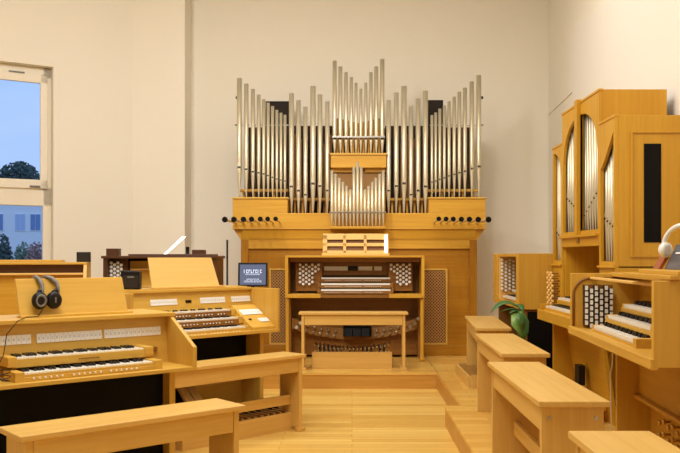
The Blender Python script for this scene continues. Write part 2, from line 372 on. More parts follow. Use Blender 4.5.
# inner walls, rack boards and backing
bx('backing_board', DARKIN, org, -1.36, -.74, .28, .30, Z(2.08), Z(3.0), 0)
bx('backing_board', DARKIN, org, .93, 1.53, .28, .30, Z(2.08), Z(3.0), 0)
bx('backing_board', DARKIN, org, -.74, -.24, .28, .30, Z(1.89), Z(3.02), 0)
bx('backing_board', DARKIN, org, .42, .93, .28, .30, Z(1.89), Z(3.02), 0)
for x0, x1, z in ((-1.4, -.79, 2.17), (.94, 1.56, 2.17), (-.76, -.27, 2.06), (.45, .92, 2.06)):
    m = MB(); m.box(x0, x1, .03, .16, Z(z), Z(z+.03))
    for k in range(5): xx = x0+.05+(x1-x0-.1)*k/4; m.box(xx-.012, xx+.012, .1, .13, Z(z-.09 if z > 2.1 else z-.17), Z(z))
    m.obj('rack_board', GOLD['x'], org)
def px2x(p, s=81.8): return (p-352)/s
def py2z(p, s=81.8): return 1.36-(p-257)/s-PH
LT = [(239.4, 78.4, 168.8, 5.2), (246.4, 84, 170.6, 4.6), (253, 89.3, 173, 4.3), (258.8, 95, 174, 4.0), (263.8, 99.6, 175, 3.7), (268.2, 103, 176.6, 3.4), (272.6, 106.3, 178.4, 3.3), (276.9, 110.2, 180, 3.1), (281, 113, 181, 3.0), (285, 115, 182, 2.9)]
RT = [(478.7, 75.6, 168, 5.2), (471.7, 81.8, 170, 4.6), (464.8, 88, 172.5, 4.3), (459.3, 92, 174, 4.0), (454.2, 97, 175.5, 3.7), (449, 101.6, 177, 3.4), (444.3, 105.8, 179, 3.3), (439.8, 109, 180.5, 3.1), (435.7, 112.8, 182, 3.0), (431.9, 115.3, 183, 2.9)]
for p, t, mo, w in LT+RT: pipe(org, px2x(p), -.08, py2z(198)+.0, py2z(t), w*.96/2/81.8, py2z(mo))
LC = [(291.5, 93.4, 188, 5.2), (298.5, 100.4, 192, 5), (305.5, 107, 196, 4.6), (313, 86.4, 185.2, 5.8), (320, 94.6, 187.5, 5), (327.3, 101.7, 191.9, 4.6)]
RC = [(388.6, 100.4, 192, 4.6), (396.2, 93, 187.5, 5), (403.9, 86.4, 185, 5.8), (410.9, 106.6, 196, 4.6), (418, 98.8, 192, 5), (425.4, 91.3, 188, 5.4)]
for p, t, mo, w in LC+RC: pipe(org, px2x(p), -.08, Z(1.888), py2z(t), w*.96/2/81.8, py2z(mo))
# second, hidden row of narrow wooden pipes between the front ones
for x0, n, st, zz in ((-.72, 7, .075, 2.9), (.47, 7, .075, 2.9)):
    for k in range(n):
        xx = x0+k*st
        MB().box(xx-.016, xx+.016, .17, .21, Z(1.888), Z(zz-.06*(k % 3))).obj('wooden_pipe', BROWN['z'], org)
# centre box and its pipe group
bx('centre_box', OAK['x'], org, -.258, .418, -.12, .5, py2z(168), py2z(154.5))
bx('box_moulding', GOLD['x'], org, -.268, .428, -.135, .5, py2z(155.5), py2z(153.5))
UT = [(334.5, 60, 4.6), (340.3, 65.7, 4.4), (346, 71.5, 4), (351.3, 76.4, 3.7), (356, 82, 3.4), (360.9, 88, 3.2), (365.9, 82, 3.4), (371, 71.5, 3.8), (376.4, 65.7, 4.4), (382.4, 58.3, 4.8)]
for p, t, w in UT: pipe(org, px2x(p), -.02, py2z(153.4), py2z(t), w*.93/2/81.8, py2z(139.5))
m = MB(); m.box(-.24, .40, -.075, -.062, py2z(137.5), py2z(136)); m.obj('pipe_rail', STEEL, org)
for k in range(9):
    p = 337.3+k*5.3; MB().box(px2x(p)-.014, px2x(p)+.014, .08, .11, py2z(153.4), py2z(121+abs(k-4)*-1.2)).obj('wooden_pipe', OAK['z'], org)
m = MB(); m.box(-.25, .41, -.02, .0, py2z(190), py2z(168)); m.obj('lattice_panel', LATTICE, org)
m = MB(); m.prism([(-.25, py2z(172)), (.0, py2z(172)), (.0, py2z(168)), (-.25, py2z(168))], 'y', -.05, -.03); m.box(.16, .41, -.05, -.03, py2z(172), py2z(168)); m.obj('panel_rail', OAK['x'], org)
bx('panel_board', OAK['x'], org, -.25, .41, -.01, .3, Z(1.888), py2z(188))
# small pipes standing forward on their own ledge
sP = 84.3; ypl = 820/sP-10.1     # y of that row in the organ's own frame
bx('pipe_ledge', OAK['x'], org, (330-352)/sP, (385.5-352)/sP, ypl-.06, -.23, 1.36-(229-257)/sP-PH, 1.36-(226.5-257)/sP-PH)
tops = [170.5, 174, 178, 182, 186, 189.7, 167, 162, 167, 189.7, 186, 182, 178, 174, 170.5]
for i, t in enumerate(tops):
    p = 331.9+i*3.66
    pipe(org, (p-352)/sP, ypl-.02, 1.36-(226.5-257)/sP-PH, 1.36-(t-257)/sP-PH, 2.9/2/sP, 1.36-(213.5-257)/sP-PH, 12)
m = MB(); zz = 1.36-(212.3-257)/sP-PH; m.box((329.8-352)/sP, (386-352)/sP, ypl-.048, ypl-.042, zz-.006, zz+.006); m.obj('pipe_rail', STEEL, org)
m = MB(); m.box((329.8-352)/sP, (331-352)/sP, ypl, -.1, zz-.01, zz+.01); m.box((385-352)/sP, (386-352)/sP, ypl, -.1, zz-.01, zz+.01); m.obj('rail_bracket', STEEL, org)
# tie rods across the side towers
m = MB(); m.box(px2x(236), px2x(288), -.02, -.012, py2z(124.8), py2z(124)); m.tube((px2x(236.3), -.016, py2z(124.5)), (px2x(235), -.05, py2z(124.5)), .012); m.obj('tie_rod', STEEL, org)
m = MB(); m.box(px2x(430), px2x(482.5), -.02, -.012, py2z(124.8), py2z(124)); m.tube((px2x(482), -.016, py2z(124.5)), (px2x(483.2), -.05, py2z(124.5)), .012); m.obj('tie_rod', STEEL, org)
for xa, xb in ((235.5, 237.8), (480.5, 483.4)):
    MB().box(px2x(xa), px2x(xb), -.06, -.04, py2z(98.5), py2z(96)).obj('hook', BLACKP, org)
# horizontal trumpets
LB = [224.8, 233.9, 243.4, 251.5, 260.3, 267.6, 275.6]; RB = [488.5, 478.3, 469.4, 461.4, 453.3, 446.1, 438.8]
for side in (LB, RB):
    for i, p in enumerate(side):
        yb = 9.0+i*.045; s = 820/yb; xw = (p-352)/s; r = (2.7-.09*i)/s; zb = 1.36-((219.6-.12*i)-257)/s
        y0 = 9.86
        m = MB().use(PIPE)
        P0 = Vector((xw+(.0 if p < 352 else -.0), y0-10.1, 1.772-PH)); P1 = Vector((xw, yb-10.1, zb-PH))
        d = (P1-P0).normalized()
        m.tube(P0, P1-d*.10, r*.36, r*.62, 16, False)
        m.tube(P1-d*.10, P1, r*.62, r*1.12, 16, False)
        m.use(BLACK); m.tube(P1-d*.006, P1+d*.002, r*1.08, r*1.08, 16, True)  # black disc across the bell mouth, shade of the hollow given as colour
        m.obj('trumpet_pipe', None, org)

# two dark speaker cabinets standing on the organ behind the pipes
for x0, x1, z1, lb in (((262-352)/81, (289-352)/81, 3.365, 'black speaker box behind the left fan of organ pipes'), ((428-352)/81, (447-352)/81, 3.38, 'black speaker box behind the right fan of organ pipes')):
    t = thing('speaker_box', lb, 'speaker', ((x0+x1)/2, 10.55, Z(3.0)+PH))
    w = (x1-x0)/2
    MB().box(-w, w, 0, .28, 0, z1-3.0).obj('cabinet', BLACK, t, .004)
    MB().box(-w+.015, w-.015, -.008, 0, .015, z1-3.0-.015).obj('front_cloth', CLOTHK, t)
# shelf that carries them
bx('speaker_shelf', OAK['x'], org, -1.36, 1.53, .32, .72, Z(2.985), Z(3.0), 0)
bx('case_back', DARKIN, org, -1.36, 1.53, .70, .72, Z(1.888), Z(2.985), 0)

# ------------------------------------------------------------------ generic console pieces
PITCH = .0236
def manual(parent, x0, y0, z, n, pitch=PITCH, single=False, depth=.14, bh=.012):
    """keyboard: whites then blacks; front edge at y0, top of the whites at z"""
    mn = MB().box(x0-.004, x0+n*pitch+.004, y0+.012, y0+depth+.02, z-.045, z-.022).obj('manual', GOLD['x'], parent)
    if single:
        m = MB()
        for i in range(n): m.box(x0+i*pitch+.0006, x0+(i+1)*pitch-.0006, y0, y0+depth, z-.02, z)
        o = m.obj('white_keys', WHITEK, mn)
        m = MB()
        for i in range(n-1):
            if i % 7 in (0, 1, 3, 4, 5): m.box(x0+(i+1)*pitch-.0055, x0+(i+1)*pitch+.0055, y0+.05, y0+depth, z, z+.011)
        m.obj('black_keys', BLACKK, mn)
    else:
        wk = MB().box(.0006, pitch-.0006, 0, depth, -.02, 0).obj('white_key', WHITEK, mn, .0008); wk.location = (x0, y0, z)
        for i in range(1, n): cp(wk, mn, (x0+i*pitch, y0, z))
        bk = MB().hexa([(-.0058, .05, 0), (.0058, .05, 0), (.0058, depth, 0), (-.0058, depth, 0), (-.0048, .056, bh), (.0048, .056, bh), (.0048, depth, bh), (-.0048, depth, bh)]).obj('black_key', BLACKK, mn)
        bk.location = (x0+pitch, y0, z); first = True
        for i in range(1, n-1):
            if i % 7 in (0, 1, 3, 4, 5): cp(bk, mn, (x0+(i+1)*pitch, y0, z))
    return mn
def tab_strip(parent, x0, x1, y0, z0, y1, z1, n, two=True):
    """row of white rocker tabs set in the tilted stop panel"""
    m = MB().use(PAPER)
    d = Vector((0, y1-y0, z1-z0)); nn = Vector((0, -d.z, d.y)).normalized()*.006
    w = (x1-x0)/n
    for i in range(n):
        a, b = x0+i*w+.0006, x0+(i+1)*w-.0006
        m.hexa([(a, y0, z0), (b, y0, z0), (b, y1, z1), (a, y1, z1)]+[tuple(Vector(q)+nn) for q in ((a, y0, z0), (b, y0, z0), (b, y1, z1), (a, y1, z1))])
    m.use(TABMARK)
    for i in range(n):
        a, b = x0+i*w+w*.3, x0+(i+1)*w-w*.3
        for f0, f1 in ((.38, .46), (.54, .60)):
            q = [Vector((a, y0, z0))+d*f0, Vector((b, y0, z0))+d*f0, Vector((b, y0, z0))+d*f1, Vector((a, y0, z0))+d*f1]
            m.hexa([tuple(v+nn*.9) for v in q]+[tuple(v+nn*1.08) for v in q])
    return m.obj('stop_tabs', None, parent)
def pistons(parent, xs, y, z, r=.006, mat=None):
    p = MB().lathe([(r*.8, -.006), (r, -.004), (r, 0), (r*.5, .008)], axis='y', seg=10)
    o = p.obj('piston', mat or WHITE, parent, loc=(xs[0], y, z))
    for x in xs[1:]: cp(o, parent, (x, y, z))
def pedalboard(parent, x0, x1, y0, y1, z, n=17):
    fr = MB().box(x0-.03, x1+.03, y0-.03, y0, 0, z-.02).box(x0-.03, x0, y0, y1, 0, z).box(x1, x1+.03, y0, y1, 0, z).box(x0, x1, y1-.03, y1, 0, z-.03).obj('pedal_frame', BEECH['x'], parent)
    w = (x1-x0)/n
    k = MB().box(-.011, .011, 0, y1-y0-.04, -.03, 0).obj('pedal', PEDW['y'], parent, loc=(x0+w/2, y0+.005, z-.01))
    for i in range(1, n): cp(k, parent, (x0+w*(i+.5), y0+.005, z-.01))
    s = MB().hexa([(-.011, 0, -.03), (.011, 0, -.03), (.011, .2, -.03), (-.011, .2, -.03), (-.011, .0, .03), (.011, .0, .03), (.011, .2, .045), (-.011, .2, .045)]).obj('sharp_pedal', BLACKK, parent, loc=(x0+w, (y0+y1)/2-.02, z))
    for i in range(1, n-1):
        if i % 7 in (0, 1, 3, 4, 5): cp(s, parent, (x0+w*(i+1), (y0+y1)/2-.02, z))
def bench(label, loc, rz, L=1.2, W=.29, H=.6, group='organ benches', bolts=False, W_=BEECH, fb=False, st=True):
    """local origin: front-right corner on the floor; x runs -L..0, y runs 0..W"""
    t = thing('organ_bench', label, 'bench', loc, rz, group)
    bx('seat', W_['x'], t, -L, 0, 0, W, H-.026, H, .004)
    for x0 in (-L+.03, -.06):
        lg = MB().box(x0, x0+.03, .018, W-.018, .03 if fb else 0, H-.027).obj('end_panel', W_['z'], t, .002)
        if fb:
            for ya in (0, W-.05): MB().box(x0-.02, x0+.05, ya, ya+.05, 0, .03).obj('foot', W_['y'], lg, .003)
        if bolts and x0 < -.5:
            for yy in (.05, W-.05): MB().lathe([(.009, -.004), (.009, 0), (.004, .002)], axis='x', seg=10).obj('bolt', STEEL, t, loc=(x0, yy, H-.075))
    for y0 in (.022, W-.044): bx('apron', W_['x'], t, -L+.062, -.062, y0, y0+.022, H-.135, H-.028, .002)
    if st: bx('stretcher', W_['x'], t, -L+.062, -.062, W/2-.012, W/2+.012, .2, .275, .002)
    return t

# ------------------------------------------------------------------ main organ console (front at y = 9.34)
s = 87.8
mc = thing('organ_console', 'brown oak three manual organ console in front of the tall pipe organ', 'organ console', (-.763, 9.34, PH), 0, 'organ consoles')
Wc = 1.589
def cz(py): return 1.36-(py-257)/s-PH
def cx(px): return (px-285)/s
bx('side_panel', OAK['z'], mc, 0, .034, 0, .55, cz(297.8), cz(257.5)); bx('side_panel', OAK['z'], mc, Wc-.034, Wc, 0, .55, cz(297.8), cz(257.5))
bx('top_board', OAK['x'], mc, 0, Wc, 0, .56, cz(257.5), cz(255.5))
bx('inner_top', BROWN['x'], mc, .034, Wc-.034, .1, .55, cz(262), cz(257.5))
bx('back_panel', BROWN['x'], mc, .034, Wc-.034, .5, .52, cz(295), cz(262), 0)
bx('key_table', BROWN['x'], mc, .034, Wc-.034, .03, .5, cz(298), cz(295), 0)
bx('key_shelf', OAK['x'], mc, .03, cx(320.5), -.01, .3, cz(298), cz(294.3)); bx('key_shelf', OAK['x'], mc, cx(389), Wc-.03, -.01, .3, cz(298), cz(294.3))
# stop jambs: angled panels with staggered knobs
knob = None
for side in (0, 1):
    xa, xb = (cx(294), cx(321)) if side == 0 else (cx(389.5), cx(414))
    bx('stop_jamb', BROWN['x'], mc, xa, xb, .26, .5, cz(292), cz(262.5))
    x0 = cx(298.8) if side == 0 else cx(392.1)
    for c in range(7):
        rows = 5
        if side == 0 and c >= 5: rows = 2 if c == 5 else 2
        if side == 1 and c <= 1: rows = 2 if c == 1 else 2
        for r in range(rows):
            z = cz(265+(r+(.5 if c % 2 else 0))*4.4)
            loc = (x0+c*(3.05/s)*1.03, .26, z)
            if knob is None:
                knob = MB().use(BROWN['x']).lathe([(.005, 0), (.005, -.03)], axis='y', seg=8).use(WHITE).lathe([(.013, -.03), (.0165, -.034), (.0165, -.04), (.012, -.044)], axis='y', seg=12).obj('stop_knob', None, mc, loc=loc)
            else: cp(knob, mc, loc)
# name board with white tab rail and small display
bx('name_board', BROWN['x'], mc, cx(321), cx(389.5), .36, .5, cz(276), cz(262.5), 0)
for a, b, n in ((323, 347.5, 18), (358.7, 373, 10), (375, 382.8, 6)):
    m = MB()
    for i in range(n): m.box(cx(a+(b-a)*i/n)+.0005, cx(a+(b-a)*(i+1)/n)-.0005, .345, .36, cz(271), cz(266.8))
    m.obj('stop_tabs', PAPER, mc)
MB().box(cx(348), cx(357.6), .35, .36, cz(271.2), cz(266.3)).obj('display', BLACKP, mc)
for k, (py, yy) in enumerate(((278, .25), (283.8, .17), (289.6, .09))):
    z = cz(py)
    mn = manual(mc, cx(320.6), yy, z, 34, pitch=(391-320.6)/s/34, single=True, depth=.11)
    bx('key_slip', BROWN['x'], mn, cx(319.5), cx(391.5), yy+.004, yy+.02, z-.055, z-.02, 0)
    for xa in (cx(317), cx(391.4)): bx('key_block', BROWN['x'], mn, xa, xa+.03, yy-.005, yy+.1, z-.05, z+.008)
    xs = [cx(325)+i*.0255 for i in range(26) if i % 9 != 8]
    pistons(mn, xs, yy+.002, z-.036, .0055)
# legs, kneeboard, toe studs
for xa, c in ((.0, 0), (Wc-.05, 1)):
    g = MB(); g.lathe([(.028, 0), (.03, .03), (.02, .045), (.024, .08), (.02, .1), (.022, cz(298)-.02), (.026, cz(298))], c=(xa+.025, .04, 0), seg=16)
    g.obj('front_leg', OAK['z'], mc)
bx('knee_board', BROWN['x'], mc, .02, Wc-.02, .44, .47, .03, cz(298), 0)
for xa in (.02, Wc-.05): bx('rear_leg', BROWN['z'], mc, xa, xa+.03, .3, .55, 0, cz(298))
# curved toe board
m = MB(); N = 18
def arc(i): u = i/N*2-1; return u
pts_t = []; 
for i in range(N+1):
    u = arc(i); x = .06+(Wc-.12)*(i/N); zt = .22+.14*u*u; yy = .40-.14*(u*u)
    pts_t.append((x, yy, zt))
for a, b in zip(pts_t, pts_t[1:]):
    m.hexa([(a[0], a[1], a[2]-.005), (b[0], b[1], b[2]-.005), (b[0], .44, b[2]-.005), (a[0], .44, a[2]-.005), (a[0], a[1]+.02, a[2]+.12), (b[0], b[1]+.02, b[2]+.12), (b[0], .44, b[2]+.12), (a[0], .44, a[2]+.12)])
m.obj('toe_board', TOEW['x'], mc)
toe = None
for i in range(2, N-1):
    if 7 <= i <= 11: continue
    a = pts_t[i]
    for dz in (.03, .085):
        loc = (a[0]+(.02 if dz > .05 else 0), a[1]+dz*.16, a[2]+dz)
        if toe is None: toe = MB().lathe([(.006, 0), (.006, -.025), (.017, -.03), (.017, -.04), (.009, -.046)], axis='y', seg=12).obj('toe_stud', STEEL, mc, loc=loc)
        else: cp(toe, mc, loc)
bx('swell_recess', BLACK, mc, .66, .99, .33, .4, .26, .38, 0)
for k in range(3): MB().hexa([(.675+k*.1, .25, .27), (.765+k*.1, .25, .27), (.765+k*.1, .33, .29), (.675+k*.1, .33, .29), (.675+k*.1, .29, .36), (.765+k*.1, .29, .36), (.765+k*.1, .33, .365), (.675+k*.1, .33, .365)]).obj('swell_shoe', BLACK, mc)
# coupler levers at both ends of the toe board
for xa in (.07, Wc-.2):
    m = MB()
    for q in range(3): m.tube((xa+.03+q*.045, .25, .36+.05*q), (xa+.05+q*.045, .17, .38+.05*q), .012, .02, 10)
    m.obj('toe_lever', STEEL, mc)
# concave pedalboard
pb = thing('pedalboard', 'fan of dark and pale pedals under the main organ console', 'pedalboard', (-.43, 8.80, PH), 0)
m = MB(); m.box(0, .86, .0, .03, 0, .175); m.box(0, .02, .03, .62, 0, .12); m.box(.84, .86, .03, .62, 0, .12); m.obj('pedal_frame', BEECH['x'], pb, .003)
k0 = None; s0 = None
for i in range(17):
    u = (i-8)/8; x = .03+.8*(i+.5)/17; z = .06+.05*u*u
    if k0 is None: k0 = MB().box(-.011, .011, 0, .55, 0, .03).obj('pedal', PEDW['y'], pb, loc=(x, .035, z))
    else: cp(k0, pb, (x, .035, z))
    if i < 16 and i % 7 in (0, 1, 3, 4, 5) or i in (2,):
        loc = (x+.024, .16, z+.03)
        if s0 is None: s0 = MB().hexa([(-.01, 0, 0), (.01, 0, 0), (.01, .2, 0), (-.01, .2, 0), (-.01, .02, .085), (.01, .02, .085), (.01, .2, .1), (-.01, .2, .1)]).obj('sharp_pedal', BLACKK, pb, loc=loc)
        else: cp(s0, pb, loc)
m = MB()
for i in range(20):
    u = i/19*2-1; x = .02+.8*i/19; z = .20+.045*u*u
    m.hexa([(x, .1, z-.015), (x+.012, .1, z-.015), (x+.03, .2, z-.01), (x+.018, .2, z-.01), (x, .1, z+.006), (x+.012, .1, z+.006), (x+.03, .2, z+.022), (x+.018, .2, z+.022)])
m.obj('pedal_caps', STEEL, pb)
# music desk: light frame with six openings
md = thing('music_desk', 'pale wooden open frame music desk on top of the main organ console', 'music desk', ((322.3-352)/s, 9.52, cz(255.5)+PH))
wd_, hd = (388-322.3)/86.2, .27
m = MB(); 
def slant(m, x0, x1, z0, z1, t=.014):
    k = .16; y0 = k*z0; y1 = k*z1
    m.hexa([(x0, y0-t, z0), (x1, y0-t, z0), (x1, y0, z0), (x0, y0, z0), (x0, y1-t, z1), (x1, y1-t, z1), (x1, y1, z1), (x0, y1, z1)])
for z0, z1 in ((.0, .058), (.108, .145), (.185, .255)): slant(m, 0, wd_, z0, z1)
for x0 in (0, .235, .475, wd_-.05): slant(m, x0, x0+.05 if x0 in (0, wd_-.05) else x0+.035, 0, .24)
m.obj('frame', PALE['x'], md, .002)
MB().box(-.01, wd_+.01, -.05, .02, 0, .014).box(-.01, wd_+.01, -.055, -.045, 0, .03).obj('ledge', PALE['x'], md, .002)
MB().hexa([(.01, .02, .02), (wd_-.01, .02, .02), (wd_-.01, .03, .02), (.01, .03, .02), (.01, .058, .235), (wd_-.01, .058, .235), (wd_-.01, .068, .235), (.01, .068, .235)]).obj('back_board', BROWN['x'], md)
l = MB(); slant(l, wd_-.045, wd_-.012, .03, .24, .03); lo = l.obj('lamp_strip', LED, md); lo['label'] = 'bright white lit strip at the right side'
# main bench
bench('wide organ bench on the platform before the main three manual console', ((407.5-352)/93.75, 8.62, PH), 0, L=1.155, W=.24, H=.612, fb=True, st=False)

# ------------------------------------------------------------------ left console, nearest (two manuals)
A1 = math.radians(41.2)
c1 = thing('organ_console', 'two manual light oak organ console at lower left with headphones on its desk', 'organ console', (-1.883, 3.934, 0), A1, 'organ consoles')
def cheek(parent, x0, x1, pts, W_): return MB().prism(pts, 'x', x0, x1).obj('side_panel', W_['z'], parent, .004)
L = 1.3
ck = [(0, .70), (0, .835), (.31, 1.018), (.68, 1.018), (.68, .70)]
cheek(c1, L-.025, L, ck, GOLD); cheek(c1, 0, .025, ck, GOLD)
bx('key_table', GOLD['x'], c1, .025, L-.025, .0, .66, .70, .722)
bx('key_slip', GOLD['x'], c1, .325-.03, 1.045+.03, .045, .06, .722, .745)
MB().prism([(.30, .722), (.335, 1.0), (.36, 1.0), (.36, .722)], 'x', .025, L-.025).obj('stop_panel', GOLD['x'], c1)
bx('top_board', GOLD['x'], c1, -.01, L+.01, .27, .70, 1.0, 1.024, .004)
bx('back_panel', GOLD['x'], c1, .025, L-.025, .66, .68, .1, 1.0)
def sy(z, z0=.722, y0=.30, z1=1.0, y1=.335): return y0+(y1-y0)*(z-z0)/(z1-z0)
for x0, x1, n in ((.06, .455, 15), (.485, .86, 15), (.875, 1.235, 14)): tab_strip(c1, x0, x1, sy(.888), .888, sy(.938), .938, n)
MB().box(.62, .68, .328, .335, .958, .966).box(1.02, 1.08, .328, .335, .958, .966).obj('name_plate', BRASS, c1)
for (y, z) in ((.06, .765), (.17, .832)):
    mn = manual(c1, .325, y, z, 36, pitch=.0201, depth=.13)
    mn_ = bx('key_block', GOLD['x'], mn, .275, .323, y-.02, y+.16, z-.045, z+.008); bx('key_block', GOLD['x'], mn, 1.048, 1.1, y-.02, y+.16, z-.045, z+.008)
    bx('key_slip', GOLD['x'], mn, .3, 1.08, y-.012, y-.002, z-.05, z-.006, .001)
    if y < .1: pistons(mn, [.37+.03*i for i in range(20) if i not in (6, 13)], y-.014, z-.028, .006)
    else: pistons(mn, [.66+.012*i for i in range(10)], y-.013, z-.028, .004, BROWN['x'])
bx('switch_plate', BROWN['x'], c1, 1.14, 1.2, .29, .302, .79, .82)
bx('knee_panel', BLACK, c1, .03, L-.06, .3, .32, .12, .70, 0)
bx('leg_panel', GOLD['z'], c1, L-.06, L-.02, .22, .66, 0, .70); bx('leg_panel', GOLD['z'], c1, .02, .06, .22, .66, 0, .70)
bx('lower_board', GOLD['x'], c1, .06, L-.06, .28, .3, 0, .16)
pedalboard(c1, .2, 1.15, -.32, .26, .13)
def music_desk(x0, x1, y0, z0, h, lean, mat, label, origin, rz, dxl=0, t=.014):
    t_ = thing('music_desk', label, 'music desk', origin, rz)
    m = MB(); m.hexa([(x0, y0-t, z0), (x1, y0-t, z0), (x1, y0, z0), (x0, y0, z0), (x0+dxl, y0+lean-t, z0+h), (x1-dxl, y0+lean-t, z0+h), (x1-dxl, y0+lean, z0+h), (x0+dxl, y0+lean, z0+h)])
    m.obj('board', mat['x'], t_, .003)
    bx('ledge', mat['x'], t_, x0-.01, x1+.01, y0-.06, y0+.01, z0, z0+.012, .002)
    MB().box(x0+.1, x0+.12, y0, y0+.09, z0, z0+.02).box(x1-.12, x1-.1, y0, y0+.09, z0, z0+.02).obj('prop', mat['y'], t_)
    return t_
d1 = music_desk(.43, 1.07, .43, 1.024, .213, .08, GOLD, 'plain board music desk with black headphones hanging on it', (-1.883, 3.934, 0), A1)
bench('nearest long bench at lower left before the two manual console', (-.545, 4.211, 0), A1, L=1.137, W=.28)
# headphones on a desk edge
def headphones(label, origin, rz, band, cup, cup_in, group='headphones', sc=1):
    t = thing('headphones', label, 'headphones', origin, rz, group)
    return t
hp = thing('headphones', 'black over-ear headphones hanging from the music desk at left', 'headphones', (-1.883, 3.934, 0), A1, 'headphones')
for pts in ([(.541, .535, 1.238), (.545, .50, 1.247), (.556, .478, 1.235), (.566, .455, 1.20), (.562, .44, 1.165), (.552, .43, 1.142)],
            [(.596, .535, 1.238), (.604, .50, 1.247), (.632, .482, 1.236), (.652, .462, 1.21), (.656, .445, 1.18), (.648, .43, 1.15)]):
    MB().use(GREY).path(pts, [.007, .011, .013, .012, .009, .007], 10).obj('headband', None, hp)
for xo, col in ((.532, 1), (.612, 0)):
    m = MB().use(BLACKP)
    m.lathe([(.03, .01), (.046, .005), (.050, -.012), (.047, -.03), (.034, -.036), (.02, -.038)], c=(xo, .415, 1.116), axis='y', seg=24, sx=.86)
    m.use(GREY)
    if col: m.lathe([(.030, -.036), (.037, -.042), (.027, -.042), (.022, -.036)], c=(xo, .415, 1.116), axis='y', seg=24, sx=.86)
    else: m.box(xo-.003, xo+.004, .371, .377, 1.102, 1.134)
    m.obj('ear_cup', None, hp)
    MB().tube((xo+.006, .43, 1.155), (xo+.014, .432, 1.175) if col else (xo+.03, .432, 1.175), .014, .012, 8).obj('hinge', BLACKP, hp)
# its coiled cable at the left end of the keyboards
m = MB(); pts = [(.546, .40, 1.065), (.50, .34, 1.032), (.42, .28, 1.036), (.36, .25, 1.02), (.31, .27, .95), (.27, .2, .85), (.20, .12, .77), (.22, .06, .735)]
for k in range(40): a = k/40*5*PI; pts.append((.21+.05*math.cos(a), .07+.045*math.sin(a), .73+.0016*k))
m.path(pts, .0025, 6); m.obj('cable', BLACKP, hp)

# ------------------------------------------------------------------ second left console (three manuals)
A2 = math.radians(45.7)
O2 = (-1.5378, 5.6967, 0)
c2 = thing('organ_console', 'three manual light oak organ console left of centre, pale music desk on top', 'organ console', O2, A2, 'organ consoles')
L = 1.36
cheek(c2, L-.025, L, [(0, .752), (0, 1.104), (.68, 1.104), (.68, .752)], GOLD)
cheek(c2, 0, .025, [(0, .752), (0, 1.104), (.68, 1.104), (.68, .752)], GOLD)
bx('key_table', GOLD['x'], c2, .025, L-.025, 0, .66, .752, .778)
bx('top_board', GOLD['x'], c2, .025, L-.025, .33, .68, 1.088, 1.108)
bx('top_moulding', GOLD['x'], c2, .025, L-.025, .39, .68, 1.108, 1.115)
MB().prism([(.32, .9), (.36, 1.088), (.38, 1.088), (.38, .9)], 'x', .025, L-.025).obj('stop_panel', GOLD['x'], c2)
for x0, x1, n in ((.37, .605, 11), (.822, 1.065, 11), (1.13, 1.325, 9)): tab_strip(c2, x0, x1, sy(.99, .9, .32, 1.088, .36), .99, sy(1.035, .9, .32, 1.088, .36), 1.035, n)
MB().box(.685, .735, .335, .345, 1.0, 1.022).obj('display', BLACKP, c2)
# sloping side jamb to the right of the keys
for xa, xb in ((1.10, L-.025), (.025, .17)):
    MB().prism([(.03, .778), (.03, .80), (.30, .965), (.32, .965), (.32, .778)], 'x', xa, xb).obj('key_jamb', GOLD['x'], c2, .002)
sj = lambda y: .80+(y-.03)*(.165/.27)
for xa, xb, ya, yb, n in ((1.12, 1.325, .175, .235, 9), (1.225, 1.325, .085, .125, 4)):
    tab_strip(c2, xa, xb, ya, sj(ya)+.001, yb, sj(yb)+.001, n)
MB().lathe([(.012, 0), (.013, .006), (.008, .01)], seg=12).obj('button', BLACKP, c2, loc=(1.15, .12, sj(.12)))
for (y, z) in ((.06, .812), (.16, .878), (.26, .938)):
    mn = manual(c2, .208, y, z, 36, depth=.13)
    bx('key_block', GOLD['x'], mn, 1.062, 1.098, y-.015, y+.14, z-.05, z+.006); bx('key_block', GOLD['x'], mn, .172, .205, y-.015, y+.14, z-.05, z+.006)
    bx('key_slip', (GOLD if y < .1 else BROWN)['x'], mn, .19, 1.08, y-.008, y-.001, z-.055, z-.012, .001)
    pistons(mn, [.30+.03*i for i in range(24) if i % 7 != 6], y-.01, z-.034, .005)
bx('knee_panel', BLACK, c2, .03, L-.06, .36, .38, .42, .752, 0)
bx('lower_panel', GOLD['x'], c2, .78, L-.05, .42, .44, .02, .42)
bx('lower_panel', GOLD['x'], c2, .05, .62, .42, .44, .02, .42)
for x0 in (L-.06, .02): bx('leg_panel', GOLD['z'], c2, x0, x0+.04, .18, .66, 0, .752)
bx('back_panel', GOLD['x'], c2, .025, L-.025, .66, .68, .1, 1.088)
for k in range(2): MB().hexa([(.64+k*.08, .2, .19), (.71+k*.08, .2, .19), (.71+k*.08, .22, .17), (.64+k*.08, .22, .17), (.64+k*.08, .40, .36), (.71+k*.08, .40, .36), (.71+k*.08, .42, .345), (.64+k*.08, .42, .345)]).obj('swell_shoe', PEDW['y'], c2)
bx('swell_recess', BLACK, c2, .62, .80, .43, .5, .1, .42, 0)
pedalboard(c2, .3, 1.36, -.20, .16, .155)
music_desk(.445, 1.085, .45, 1.115, .24, .09, PALE, 'tilted pale board music desk, empty, left of the small screen', O2, A2, .02)
bench('bench before the left of centre console, its end nearest the platform steps', (-.356, 6.418, 0), A2, L=1.262, W=.27, fb=True)
